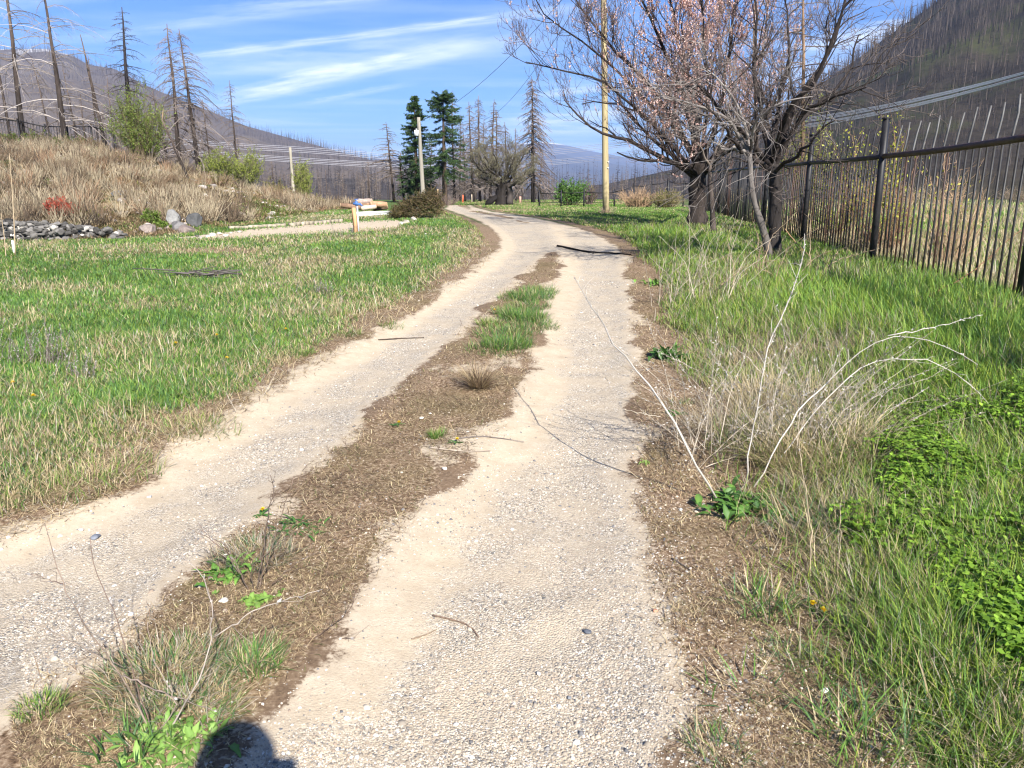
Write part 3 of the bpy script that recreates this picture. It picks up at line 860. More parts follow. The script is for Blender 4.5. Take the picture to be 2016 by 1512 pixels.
# --- the burnt woods on the slopes: far masses
def spikes(mb, base, h, r, g, col, lean=.03):
    m = len(base); k = 3
    top = base + np.stack([g.normal(0, lean, m) * h, g.normal(0, lean, m) * h, h], -1)
    a = g.random(m)[:, None] * 6.28 + np.arange(k)[None] * 2 * np.pi / k
    ring = base[:, None] + np.stack([np.cos(a), np.sin(a), 0 * a], -1) * r[:, None, None]
    V = np.concatenate([ring, top[:, None]], 1)
    f = np.array([[0, 1, 3], [1, 2, 3], [2, 0, 3]])
    mb.add(V, None, f[None] + (np.arange(m) * 4)[:, None, None], np.repeat(col, 4, axis=0))


def brushy(mb, base, h, r, g, col, nb=5):   # a few dark limbs round a far trunk
    m = len(base) * nb; bi = np.repeat(np.arange(len(base)), nb)
    t = g.uniform(.25, .95, m); az = g.random(m) * 6.28
    p0 = base[bi] + np.stack([0 * t, 0 * t, h[bi] * t], -1)
    L = h[bi] * .16 * (1.1 - t) * g.uniform(.5, 1.3, m)
    d = np.stack([np.cos(az), np.sin(az), g.uniform(-.5, .1, m)], -1)
    sd = np.tile([[0, 0, 1.]], (m, 1))
    mb.kites(p0, d, sd, L, h[bi] * .008, col[bi])


def wood_on(name, hname, n, hmin, hmax, label, tlo=0, thi=1, pal=((.02, .018, .017), (.12, .10, .09)), qr=None, seed=1, rr=.012, nb=4, pw=.6):
    g = R(seed); at, ql, qh = HILLS[hname]
    if qr: ql, qh = max(ql, qr[0]), min(qh, qr[1])
    q = g.uniform(ql, qh, n); t = tlo + (thi - tlo) * g.random(n) ** pw
    X, Y, Z = at(q, t)
    keep = fbm(X * .012, Y * .012, 3, seed) + g.random(n) * .45 > .52
    X, Y, Z = X[keep], Y[keep], Z[keep]; m = len(X)
    h = g.uniform(hmin, hmax, m) * Y * g.choice([1, .55], m, p=[.65, .35])
    f = g.random((m, 1)) ** 1.7
    col = np.array(pal[0]) * (1 - f) + np.array(pal[1]) * f
    mb = MB(); b = np.stack([X, Y, Z - .5], -1)
    spikes(mb, b, h, h * rr * g.uniform(.7, 1.4, m), g, col)
    if nb: brushy(mb, b, h, h * rr, g, col, nb)
    return tag(mb.build(name, M_TWIG), label, 'burnt forest', None, 'stuff')


wood_on('burnt_forest', 'hill_right', 26000, .010, .030, 'standing dead trees covering the steep hillside', .02, 1.0, ((.010, .008, .007), (.10, .08, .065)), (.2, 1.1), 5, .018, 5, .8)
wood_on('burnt_forest', 'mountain_left', 16000, .006, .014, 'dead trees covering the long mountain', 0, 1.0, ((.035, .028, .026), (.13, .105, .09)), (-.85, .05), 6, .016, 3)
wood_on('burnt_forest', 'valley_rise', 2600, .012, .042, 'hazy burnt wood on the low rise beyond the plateau', 0, 1, ((.014, .012, .012), (.15, .125, .112)), (-.5, .3), 8, .010, 9, .8)


# --- living spruces
def spruce(seed, H, r0, Lmax, zb, nb, gaps=.1, tip=.6, spread=1.0):
    g = R(seed); n = 10; t = np.linspace(0, 1, n)
    ax = np.stack([0 * t, 0 * t, H * t], -1); ax[0, 2] = -.3
    tr = MB(); tr.tubes(ax[None], (r0 * (1 - t) ** .9 + .01)[None], 8, (.085, .062, .045))
    cr = MB()
    tt = zb + (1 - zb) * g.random(nb) * .985; env = ((1 - tt) / (1 - zb)) ** tip
    lump = .7 + .5 * vnoise(tt * 14, g.random(nb) * 4, seed)
    L = Lmax * (env * lump + .04); az = g.random(nb) * 6.283
    b0 = np.stack([0 * tt, 0 * tt, H * tt], -1)
    s = np.linspace(0, 1, 5)
    up = g.uniform(-.25, .25, nb) + .5 * (tt - .4)
    hor = L[:, None] * s; zz = L[:, None] * (up[:, None] * s - .35 * s ** 2 + .22 * s ** 3)
    pb = b0[:, None] + np.stack([np.cos(az)[:, None] * hor, np.sin(az)[:, None] * hor, zz], -1)
    cr.tubes(pb, (.02 * (1 - .8 * s))[None], 3, (.05, .04, .03), cap=False)
    k = 110; m = nb * k; bi = np.repeat(np.arange(nb), k)
    sj = g.uniform(.12, 1, m); x = sj * 4; i0 = np.minimum(x.astype(int), 3); fr = (x - i0)[:, None]
    p0 = pb[bi, i0] * (1 - fr) + pb[bi, i0 + 1] * fr + g.normal(0, .03, (m, 3))
    d = nrm(pb[bi, i0 + 1] - pb[bi, i0]); sd = nrm(np.cross(d, [0, 0, 1.]))
    sg = np.where(g.random(m) < .5, -1, 1)[:, None]
    dv = nrm(d * g.uniform(.2, 1, m)[:, None] + sd * sg * g.uniform(.1, 1, m)[:, None] * spread + np.array([0, 0, 1.]) * g.uniform(-.75, .35, m)[:, None])
    sv = nrm(np.cross(dv, g.normal(0, 1, (m, 3))))
    f = g.random((m, 1)); c = np.array([.020, .046, .016]) * (1 - f) + np.array([.075, .125, .04]) * f
    br = (.7 + .6 * g.random(nb))[bi][:, None]
    cr.kites(p0, dv, sv, g.uniform(.10, .26, m) * (1.1 - .3 * sj), .022, c * br, .2)
    return tr, cr


for (b, top, D, r0, Lm, zb, nb, tip, lab, sd_) in [
    ((821, 392), (819, 188), 58, .17, 1.55, .1, 200, .62, 'narrow living green spruce behind the utility pole', 11),
    ((876, 392), (868, 178), 56, .20, 2.0, .25, 160, .42, 'broader living green spruce with a bare lower trunk', 12)]:
    p = P(*b, D); p[2] = float(gz(p[0], p[1])); H = P(*top, D)[2] - p[2]
    tr, cr = spruce(sd_, H, r0, Lm, zb, nb, tip=tip)
    t = thing('spruce_tree', lab, 'spruce', p, 'living green spruces')
    tr.build('trunk', M_BARK, t, smooth=True); cr.build('crown', M_NEEDLE, t)


# --- broadleaf trees without leaves
def grow(g, out, p, d, L, r, lev, maxlev, spread, upw, kids, n=7, wig=.18, ratio=(.45, .75), taper=.45):
    pts = [p.copy()]; dd = d.copy(); st = L / (n - 1)
    for i in range(n - 1):
        dd = nrm(dd + g.normal(0, wig, 3) + np.array([0, 0, upw * (.5 + .5 * lev)]))
        pts.append(pts[-1] + dd * st)
    pts = np.array(pts)
    out.append((pts, np.linspace(r, r * taper, n), lev))
    if lev >= maxlev: return
    for i in range(kids[min(lev, len(kids) - 1)]):
        s = g.uniform(.25, 1.0); x = s * (n - 1); i0 = min(int(x), n - 2); fr = x - i0
        q = pts[i0] * (1 - fr) + pts[i0 + 1] * fr; t = nrm(pts[i0 + 1] - pts[i0])
        sd = nrm(np.cross(t, g.normal(0, 1, 3)))
        nd = nrm(t + sd * spread * g.uniform(.5, 1.3))
        grow(g, out, q, nd, L * g.uniform(*ratio), max(r * (1 - s * (1 - taper)) * g.uniform(.4, .65), .0042), lev + 1, maxlev, spread, upw, kids, max(n - 1, 4), wig, ratio, taper)


def emit(mb, out, kmap, cfun, g):
    by = {}
    for pts, r, lev in out: by.setdefault((len(pts), kmap(lev)), []).append((pts, r, lev))
    for (n, k), L in by.items():
        Pp = np.array([a for a, _, _ in L]); Rr = np.array([b for _, b, _ in L])
        mb.tubes(Pp, Rr, k, np.array([cfun(c, g) for _, _, c in L]), cap=False)


def limb_tree(seed, base, D, trunk_px, trunk_r, limbs, col_t, maxlev, kids, spread, upw, L0, wig=.16, tcol=None, minr=.006):
    """trunk and main limbs laid out in three dimensions, finer wood grown from them.
    trunk_px, limbs: lists of (pixel x, pixel y, metres nearer or farther than D)"""
    g = R(seed)
    conv = lambda L: np.array([P(x, y, D + dz) for x, y, dz in L]) - base
    tp = polyl(conv(trunk_px), 12); tp[0, 2] -= .15
    out = []
    fl = 1 + .25 * np.exp(-np.linspace(0, 8, 12))
    tr = MB(); tr.tubes(tp[None], (np.linspace(trunk_r[0], trunk_r[1], 12) * fl * (1 + g.normal(0, .06, 12)))[None], 10, col_t)
    for pl, r0 in limbs:
        pp = polyl(conv(pl), 12); pp[1:-1] += g.normal(0, .035, (10, 3)) * min(1, r0 * 12)
        rr = np.linspace(r0, max(r0 * .22, minr), 12)
        out.append((pp, rr, 0))
        tot = np.linalg.norm(np.diff(pp, axis=0), axis=1).sum()
        nk = int(kids[0] * max(tot, .8))
        for i in range(nk):
            s = g.uniform(.12, 1.0); x = s * 11; i0 = min(int(x), 10); fr = x - i0
            q = pp[i0] * (1 - fr) + pp[i0 + 1] * fr; t = nrm(pp[i0 + 1] - pp[i0]); sd = nrm(np.cross(t, g.normal(0, 1, 3)))
            nd = nrm(t * .8 + sd * spread * g.uniform(.5, 1.3) + np.array([0, 0, upw]))
            grow(g, out, q, nd, L0 * g.uniform(.5, 1.25) * (1.15 - .4 * s), max(rr[i0] * g.uniform(.3, .5), .008), 1, maxlev, spread, upw * .35, kids, 6, wig)
    return tr, out, g


# blossoming tree on the verge
D_A = 19.5
b = G(np.array([1372.0]), np.array([448.0]))[0]; D_A = b[1]
lim = []
for e in [
    [(1375, 335, 0), (1340, 250, -.3), (1250, 175, -.6), (1130, 62, -.8), (1062, 40, -.9), (1050, -10, -.9)],
    [(1375, 330, 0), (1320, 215, .3), (1240, 130, .6), (1160, 50, .9), (1120, -30, 1)],
    [(1372, 340, 0), (1300, 260, -.8), (1205, 165, -1.3), (1150, 140, -1.6), (1090, 140, -1.7), (1035, 122, -1.8)],
    [(1370, 345, 0), (1300, 290, .4), (1220, 200, 1.0), (1180, 195, 1.2), (1145, 205, 1.3)],
    [(1368, 350, 0), (1290, 300, -.6), (1210, 270, -1.0), (1150, 245, -1.1), (1118, 205, -1.2)],
    [(1372, 330, 0), (1350, 190, -.2), (1290, 60, -.4), (1240, -60, -.5)],
    [(1378, 330, 0), (1360, 180, .8), (1330, 60, 1.2), (1300, -90, 1.3)],
    [(1380, 330, 0), (1395, 190, -.8), (1385, 60, -1.3), (1375, -90, -1.6)],
    [(1382, 330, 0), (1420, 210, .3), (1440, 90, .6), (1450, -80, .7)],
    [(1384, 335, 0), (1450, 240, -.4), (1500, 130, -.8), (1520, -40, -.9)],
    [(1384, 335, 0), (1460, 260, .9), (1540, 190, 1.5), (1570, 80, 1.8)],
    [(1380, 345, 0), (1430, 300, -1.0), (1500, 240, -1.6), (1540, 190, -2)],
    [(1375, 345, 0), (1340, 320, -1.0), (1280, 320, -1.6), (1215, 300, -1.8)],
    [(1376, 330, 0), (1372, 220, 1.6), (1350, 130, 2.4), (1340, 30, 2.6)],
]: lim.append((e, g.uniform(.045, .075)))
tr, out, gg = limb_tree(77, b, D_A, [(1372, 452, 0), (1374, 400, 0), (1372, 360, 0), (1376, 322, 0)], (.225, .20), lim, (.040, .032, .028), 4, [4.3, 4, 3, 2], .75, .30, 1.15)
t = thing('blossom_tree', 'large spreading fruit tree with pink blossom shoots beside the track', 'fruit tree', b)
tr.build('trunk', M_BARK, t, smooth=True)
mb = MB(); emit(mb, out, lambda l: 7 if l == 0 else (4 if l == 1 else 3), lambda l, g: np.array([.032, .025, .022]) * g.uniform(.6, 1.2) if l < 2 else np.array([.10, .072, .062]) * g.uniform(.4, 1.4), gg)
mb.build('branches', M_TWIG, t)
# blossom sits on the fine upper shoots
bl = MB(); B0 = []; 
for pts, r, lev in out:
    if lev < 2: continue
    c = pts.mean(0)
    wpx = float(proj(*(c + b))[0])
    pr = .98 * math.exp(-((wpx - 1390) / 125) ** 2) + .05
    pr *= float(np.clip((c[2] - 1.9) / 1.6, .18, 1))
    if gg.random() < pr:
        k = 17; s = gg.random(k) * (len(pts) - 1.001); i0 = s.astype(int); fr = (s - i0)[:, None]
        B0.append(pts[i0] * (1 - fr) + pts[i0 + 1] * fr)
B0 = np.concatenate(B0); m = len(B0)
dv = nrm(gg.normal(0, 1, (m, 3)) + [0, 0, .3]); sv = nrm(np.cross(dv, gg.normal(0, 1, (m, 3))))
f = gg.random((m, 1)); colb = np.array([.52, .26, .20]) * (1 - f) + np.array([.90, .70, .62]) * f
bl.kites(B0, dv, sv, gg.uniform(.018, .04, m), gg.uniform(.009, .018, m), colb, .3)
bl.build('blossom', M_LEAF, t)
print('blossom tree', len(out), m)

# grey bare tree leaning beside the iron fence
b2 = G(np.array([1524.0]), np.array([500.0]))[0]; D_B = b2[1]
lim = [([(1522, 330, 0), (1540, 270, -.2), (1560, 210, -.3), (1600, 150, -.5), (1640, 110, -.5), (1660, 30, -.6), (1668, -40, -.6)], .055),
       ([(1522, 330, 0), (1570, 240, .4), (1650, 175, .8), (1680, 130, 1.0), (1690, 70, 1.1)], .05),
       ([(1524, 330, 0), (1580, 215, -.5), (1640, 190, -.9), (1675, 185, -1.2), (1705, 172, -1.4)], .045),
       ([(1520, 325, 0), (1545, 220, -.8), (1620, 145, -1.2), (1640, 40, -1.3), (1690, -20, -1.4)], .05),
       ([(1520, 330, 0), (1470, 270, -.4), (1420, 215, -.7), (1370, 160, -.9), (1330, 180, -1)], .055),
       ([(1520, 325, 0), (1500, 240, .3), (1480, 150, .5), (1490, 60, .6), (1480, -40, .6)], .05),
       ([(1520, 325, 0), (1530, 200, .6), (1560, 90, .9), (1540, -20, 1.1)], .045),
       ([(1518, 335, 0), (1460, 300, -.6), (1425, 250, -.9), (1390, 210, -1.2)], .05),
       ([(1522, 340, 0), (1590, 290, -.8), (1620, 240, -1.1), (1665, 238, -1.3)], .035)]
tr, out, gg = limb_tree(78, b2, D_B, [(1524, 505, 0), (1526, 420, 0), (1528, 370, 0), (1522, 318, 0)], (.105, .085), lim, (.035, .030, .028), 4, [4.5, 3, 3, 2], .85, .08, .85)
t = thing('bare_tree', 'dark bare tree forking against the iron fence', 'bare tree', b2)
tr.build('trunk', M_BARK, t, smooth=True)
mb = MB(); emit(mb, out, lambda l: 7 if l == 0 else (4 if l == 1 else 3), lambda l, g: np.array([.05, .04, .036]) * g.uniform(.5, 1.2) if l < 2 else np.array([.14, .112, .10]) * g.uniform(.35, 1.4), gg)
mb.build('branches', M_TWIG, t)
print('bare tree', len(out))
# its paler leaning neighbour
b3 = G(np.array([1516.0]), np.array([503.0]))[0]; D_C = b3[1]
lim = [([(1476, 305, 0), (1450, 290, -.2), (1425, 298, -.3), (1410, 280, -.4)], .035),
       ([(1476, 305, 0), (1440, 240, -.3), (1400, 215, -.6), (1360, 205, -.8), (1290, 190, -.9)], .035),
       ([(1476, 305, 0), (1470, 240, -.2), (1430, 170, -.5), (1380, 130, -.7)], .03),
       ([(1476, 305, 0), (1490, 230, -.5), (1540, 200, -.9), (1600, 190, -1)], .03)]
tr, out, gg = limb_tree(79, b3, D_C - .3, [(1516, 506, 0), (1500, 440, -.1), (1483, 400, -.2), (1478, 360, -.2), (1476, 303, -.2)], (.06, .034), lim, (.13, .115, .105), 3, [6, 4, 3], .8, .05, .8)
t = thing('bare_tree', 'slender pale barked tree bending away from the dark trunk', 'bare tree', b3)
tr.build('trunk', M_BARK, t, smooth=True)
mb = MB(); emit(mb, out, lambda l: 6 if l == 0 else 3, lambda l, g: np.array([.25, .22, .20]) * g.uniform(.5, 1.2), gg)
mb.build('branches', M_TWIG, t)
b4 = G(np.array([1404.0]), np.array([458.0]))[0]
lim = [([(1398, 330, 0), (1380, 290, -.3), (1350, 260, -.5)], .03), ([(1398, 330, 0), (1420, 270, .2), (1440, 200, .2)], .03), ([(1398, 335, 0), (1440, 310, -.5), (1470, 290, -.8)], .025)]
tr, out, gg = limb_tree(80, b4, b4[1], [(1404, 462, 0), (1403, 410, 0), (1398, 370, 0), (1398, 325, 0)], (.07, .04), lim, (.075, .06, .052), 3, [6, 4, 3], .8, .1, .9)
t = thing('young_tree', 'young trunk close beside the thick blossom tree trunk', 'bare tree', b4)
tr.build('trunk', M_BARK, t, smooth=True)
mb = MB(); emit(mb, out, lambda l: 5 if l == 0 else 3, lambda l, g: np.array([.15, .12, .10]) * g.uniform(.5, 1.3), gg)
mb.build('branches', M_TWIG, t)

# gnarled old tree by the bend
b5 = G(np.array([988.0]), np.array([404.0]))[0]; D_G = b5[1]
lim = []
for e in [[(988, 365, 0), (970, 350, -.3), (945, 335, -.4), (928, 312, -.5)], [(990, 362, 0), (975, 335, .3), (955, 310, .5), (945, 290, .6)], [(992, 362, 0), (985, 335, -.4), (975, 310, -.6), (970, 288, -.7)],
          [(995, 362, 0), (998, 335, .3), (1000, 312, .4), (998, 292, .5)], [(1000, 362, 0), (1012, 340, -.3), (1025, 320, -.4), (1030, 300, -.5)], [(1002, 365, 0), (1025, 350, .4), (1042, 335, .6), (1050, 318, .8)],
          [(1000, 368, 0), (1020, 362, -.5), (1040, 352, -.8), (1048, 340, -.9)], [(985, 368, 0), (965, 358, .5), (945, 350, .8), (932, 338, .9)], [(995, 360, 0), (1005, 330, -.8), (1012, 310, -1), (1015, 296, -1.1)], [(990, 360, 0), (960, 330, -.9), (950, 315, -1), (940, 300, -1.1)]]:
    lim.append((e, .085))
tr, out, gg = limb_tree(81, b5, D_G, [(985, 408, 0), (986, 392, 0), (985, 378, 0), (993, 360, 0)], (.34, .25), lim, (.024, .02, .018), 4, [8, 4, 4, 2], .9, .18, .6, .22)
# the split second stem and the slumped burr at its foot
q0 = P(1003, 402, D_G) - b5; q1 = P(1000, 360, D_G) - b5
tr.tubes(polyl([q0, (q0 + q1) / 2 + [.1, .1, 0], q1], 8)[None], np.linspace(.22, .16, 8)[None], 8, (.06, .05, .045))
q0 = P(962, 405, D_G - .5) - b5; q1 = P(982, 385, D_G) - b5
tr.tubes(polyl([q0 - [.15, 0, 0], q0 + [0, 0, .2], (q0 + q1) / 2 + [0, 0, .1], q1], 8)[None], np.array([.08, .17, .2, .2, .18, .16, .14, .13])[None], 8, (.02, .017, .016))
t = thing('gnarled_tree', 'squat gnarled old tree with a black split trunk at the road bend', 'old tree', b5)
tr.build('trunk', M_BARK, t, smooth=True)
mb = MB(); emit(mb, out, lambda l: 5 if l == 0 else 3, lambda l, g: np.array([.05, .042, .035]) * g.uniform(.5, 1.2) if l < 1 else np.array([.115, .098, .07]) * g.uniform(.35, 1.5), gg)
mb.build('branches', M_TWIG, t)
sh = MB(); B0 = np.concatenate([p_[2:] for p_, r_, l_ in out if l_ >= 3]); B0 = B0[gg.random(len(B0)) < .3]; m = len(B0)
dv = nrm(gg.normal(0, .6, (m, 3)) + [0, 0, 1]); sv = nrm(np.cross(dv, gg.normal(0, 1, (m, 3))))
f = gg.random((m, 1)); sh.kites(B0, dv, sv, gg.uniform(.08, .22, m), .009, np.array([.13, .12, .065]) * (1 - f) + np.array([.26, .24, .16]) * f)
sh.build('crown', M_DRY, t)


# ------------------------------------------------------------------ bushes
def bush(name, label, cat, base, W, H, ns, seed, stem=(.16, .12, .09), leaf=None, nl=0, lsize=(.05, .1), fan=1.0, up=.15, twigs=6, sr=.012, group=None, droop=0.0, depth=.8, lean=0.0, leafname='leaves'):
    g = R(seed); t = thing(name, label, cat, base, group)
    n = 7; s = np.linspace(0, 1, n)
    az = g.random(ns) * 6.283; sp = np.sqrt(g.random(ns)) * fan
    hh = H * g.uniform(.55, 1.05, ns) * (1 - .35 * sp ** 2)
    r0 = g.random(ns) * .22 * W
    dx = np.cos(az) * sp * W / 2; dy = np.sin(az) * sp * W / 2 * depth
    px_ = np.cos(az)[:, None] * r0[:, None] + (dx[:, None] - np.cos(az)[:, None] * r0[:, None]) * s ** 1.25 + lean * hh[:, None] * s
    py_ = np.sin(az)[:, None] * r0[:, None] * depth + (dy[:, None] - np.sin(az)[:, None] * r0[:, None] * depth) * s ** 1.25
    pz_ = hh[:, None] * (s - droop * s ** 3) - .05
    Pt = np.stack([px_, py_, pz_], -1); Pt[:, 1:] += np.cumsum(g.normal(0, .018 * H, (ns, n - 1, 3)), 1) * .6
    mb = MB(); cs = np.array(stem) * g.uniform(.5, 1.5, (ns, 1))
    mb.tubes(Pt, (sr * (1 - .75 * s))[None], 4, cs, cap=False)
    m = ns * twigs; bi = np.repeat(np.arange(ns), twigs); x = g.uniform(.25, .98, m) * (n - 1); i0 = np.minimum(x.astype(int), n - 2); fr = (x - i0)[:, None]
    p0 = Pt[bi, i0] * (1 - fr) + Pt[bi, i0 + 1] * fr
    dv = nrm(nrm(Pt[bi, i0 + 1] - Pt[bi, i0]) + g.normal(0, .55, (m, 3)) + [0, 0, up])
    TL = H * g.uniform(.08, .26, m)
    st = np.array([0, .5, 1.])
    tp = p0[:, None] + dv[:, None] * (TL[:, None] * st)[..., None] + g.normal(0, .02 * H, (m, 3, 3)) * st[None, :, None]
    mb.tubes(tp, (sr * .4 * np.array([1, .7, .4]))[None], 3, cs[bi] * 1.15, cap=False)
    mb.build('stems', M_TWIG, t)
    if nl:
        nl = int(nl * 2.6)
        lf = MB(); k = g.integers(0, m, nl); f = g.random((nl, 1))
        q = tp[k, 0] * (1 - f) + tp[k, 2] * f + g.normal(0, .01 * H, (nl, 3))
        d = nrm(dv[k] + g.normal(0, .8, (nl, 3))); sv = nrm(np.cross(d, g.normal(0, 1, (nl, 3))))
        f = g.random((nl, 1)); c = np.array(leaf[0]) * (1 - f) + np.array(leaf[1]) * f
        lf.kites(q, d, sv, g.uniform(lsize[0], lsize[1], nl) * .85, g.uniform(.22, .4, nl) * lsize[1] * .55, c, .2)
        lf.build(leafname, M_LEAF, t)
    return t


def at(px, py, D=None):
    if D is None: return G(np.array([float(px)]), np.array([float(py)]))[0]
    p = P(px, py, D); p[2] = float(gz(p[0], p[1])); return p


def bsize(px0, px1, py0, py1, D): return abs(px1 - px0) / F * D, abs(py1 - py0) / F * D


GRN = ((.10, .15, .025), (.24, .30, .06)); YG = ((.15, .20, .03), (.33, .37, .07)); OL = ((.10, .10, .03), (.22, .21, .06))
BUSHES = [
    # px, py(base), D, width px, height px, stems, leaves, colours, label
    ((284, 332), 34, 108, 142, 90, 4200, GRN, (.11, .085, .05), 'large round willow bush coming into leaf on the bank', 'willow bush', dict(fan=1.0, lsize=(.05, .10))),
    ((432, 352), 38, 80, 62, 70, 2200, YG, (.14, .13, .08), 'yellow green thicket on the bank just past the twin burnt trees', 'bush', dict()),
    ((486, 368), 40, 80, 72, 70, 2200, YG, (.15, .14, .08), 'yellow green thicket lower down where the bank drops', 'bush', dict()),
    ((598, 392), 42, 54, 72, 60, 1500, YG, (.16, .15, .07), 'upright yellowish osier clump at the low end of the bank', 'bush', dict(fan=.7, up=.6)),
    ((540, 390), 44, 50, 34, 40, 700, OL, (.15, .12, .08), 'low olive scrub between the short pole and the thickets', 'bush', dict()),
    ((1124, 393), 44, 62, 50, 70, 3400, ((.07, .16, .03), (.18, .32, .07)), (.10, .09, .05), 'bright green round bush in front of the distant mountain', 'bush', dict(fan=1.05, lsize=(.06, .12))),
    ((1160, 393), 46, 34, 46, 40, 120, OL, (.13, .095, .08), 'brown leafless bush beside the bright green one', 'bush', dict()),
    ((1255, 396), 38, 90, 38, 130, 0, None, (.34, .23, .14), 'tawny dry brush by the wooden pole', 'dry brush', dict(twigs=8, up=.4)),
    ((1310, 394), 37, 80, 36, 90, 900, OL, (.28, .21, .12), 'olive and tawny brush along the far fence', 'dry brush', dict(twigs=6)),
    ((1193, 421), None, 46, 18, 50, 0, None, (.30, .22, .16), 'dry weeds round the foot of the wooden pole', 'weeds', dict(sr=.006)),
    ((118, 428), None, 52, 40, 70, 500, ((.30, .05, .03), (.45, .12, .07)), (.36, .12, .09), 'red stemmed shrub standing out on the dry bank', 'shrub', dict(sr=.008)),
    ((150, 430), None, 40, 26, 60, 300, ((.26, .06, .03), (.36, .10, .06)), (.28, .09, .06), 'smaller rust red shrub touching the red stemmed one', 'shrub', dict(sr=.008)),
    ((300, 440), None, 40, 30, 40, 700, ((.08, .14, .02), (.2, .28, .05)), (.12, .1, .05), 'green leafy shrub at the foot of the bank by the boulders', 'shrub', dict(lsize=(.03, .07), sr=.007)),
    ((322, 452), None, 34, 20, 30, 500, ((.08, .14, .02), (.2, .28, .05)), (.12, .1, .05), 'low green plant below the leafy shrub by the boulders', 'shrub', dict(lsize=(.03, .07), sr=.006)),
    ((175, 436), None, 44, 24, 40, 220, OL, (.15, .12, .06), 'dark olive shrub above the stone wall', 'shrub', dict(sr=.007)),
    ((60, 318), 34, 120, 34, 60, 1300, ((.06, .09, .015), (.15, .19, .04)), (.12, .09, .05), 'low green scrub under the fence on the bank', 'scrub', dict(fan=1.1)),
    ((150, 322), 33, 100, 26, 50, 700, ((.06, .09, .015), (.15, .17, .04)), (.13, .1, .06), 'thin green scrub below the two white branched trees', 'scrub', dict(fan=1.1)),
    ((620, 408), 33, 40, 26, 40, 200, OL, (.22, .15, .10), 'brown scrub at the end of the bank by the logs', 'scrub', dict()),
    ((560, 398), 36, 60, 28, 60, 300, OL, (.24, .16, .10), 'reddish brown dead brush on the lower bank', 'scrub', dict()),
    ((430, 385), 34, 90, 26, 70, 150, OL, (.25, .17, .11), 'brown dead brush half way along the bank', 'scrub', dict()),
    ((250, 380), 28, 90, 24, 70, 60, OL, (.26, .18, .12), 'brown dead brush below the willow', 'scrub', dict()),
    ((880, 396), 46, 60, 22, 50, 0, None, (.16, .12, .10), 'grey brown brush at the foot of the grove', 'scrub', dict()),
]
for i, (b_, D, wpx, hpx, ns, nl, leaf, stem, lab, cat, kw) in enumerate(BUSHES):
    p = at(*b_, D); Dd = p[1]
    kw = dict(kw); kw.setdefault('sr', .016 * Dd / 36)
    bush(cat.replace(' ', '_'), lab, cat, p, wpx / F * Dd, hpx / F * Dd * 1.05, ns, 700 + i, stem, leaf, nl, **kw)

# yellow leafed young shoots and red brown brush by the iron fence
GY = ((.22, .26, .03), (.50, .48, .08))
for i, (px, D, wpx, hpx, ns, nl, leaf, stem, lab) in enumerate([
    (1640, 13.0, 150, 290, 14, 260, GY, (.20, .13, .08), 'tall young shrub with yellow green leaves behind the iron fence'),
    (1760, 11.2, 130, 250, 10, 150, GY, (.24, .14, .08), 'young shrub with sparse yellow leaves showing through the fence panel'),
    (1450, 17.0, 130, 250, 26, 900, ((.14, .18, .03), (.34, .36, .07)), (.16, .11, .07), 'leafy green undergrowth behind the slender pale tree'),
    (1640, 11.9, 170, 150, 60, 60, GY, (.16, .085, .055), 'dense red brown brush against the dark fence panel'),
    (1560, 14.5, 120, 150, 50, 200, GY, (.15, .09, .06), 'brown and yellow brush behind the two leaning trunks'),
    (1880, 9.6, 150, 240, 40, 40, GY, (.36, .24, .15), 'thin tan brush behind the nearest fence panel')]):
    X = FX0 + FK * D + .55; a, _ = ray(px, 380); X = max(float(a) * D, X)
    p = np.array([X, D, float(gz(X, D))])
    bush('fence_shrub', lab, 'shrub', p, wpx / F * D, hpx / F * D, ns, 760 + i, stem, leaf, nl, lsize=(.035, .075), sr=.007, twigs=9, up=.3, fan=.9)

# scrub at the far side of the field beyond the iron fence
gq = R(790)
for i in range(16):
    D = gq.uniform(24, 60); X = FX0 + FK * D + gq.uniform(3, 34); p = np.array([X, D, float(gz(X, D))])
    bush('field_scrub', 'tawny leafless scrub standing in the field beyond the iron fence', 'scrub', p, gq.uniform(2, 5), gq.uniform(1.0, 2.2), 70, 791 + i, [(.30, .21, .13), (.36, .28, .17), (.20, .15, .11)][i % 3], OL, 120, sr=.014, twigs=8, up=.3, group='scrub in the field beyond the fence')

# heap of cut brush by the bend
p = at(822, 430)
g = R(88); Dp = p[1]; sx = Dp / F
t = thing('brush_pile', 'heap of cut leafy brush sloping up beside the track', 'brush pile', p)
mb = MB(); lf = MB()
ns = 650; u = g.random(ns); topz = np.interp(u, [0, .15, .5, .8, .93, 1], [14, 26, 44, 56, 58, 40]) * sx
x0 = (u - .52) * 92 * sx; y0 = g.uniform(-.5, .5, ns) * .95
zz = g.random(ns) ** .6 * topz * (1 - .6 * (y0 / .5) ** 2 * .5)
dirv = nrm(np.stack([g.normal(-.5, .6, ns), g.normal(-.1, .6, ns), g.normal(.1, .5, ns)], -1))
Ls = g.uniform(.15, .5, ns)
st = np.array([-.5, 0, .5])
pt = np.stack([x0, y0, zz], -1)[:, None] + dirv[:, None] * (Ls[:, None] * st)[..., None]; pt[..., 2] = np.maximum(pt[..., 2], .01)
mb.tubes(pt, (.007 * np.array([1, .8, .5]))[None], 4, np.array([.10, .07, .04]) * g.uniform(.4, 2.0, (ns, 1)), cap=False)
m = 8000; k = g.integers(0, ns, m); f = g.random((m, 1)); q = pt[k, 0] * (1 - f) + pt[k, 2] * f + g.normal(0, .022, (m, 3)); q[:, 2] = np.maximum(q[:, 2], 0)
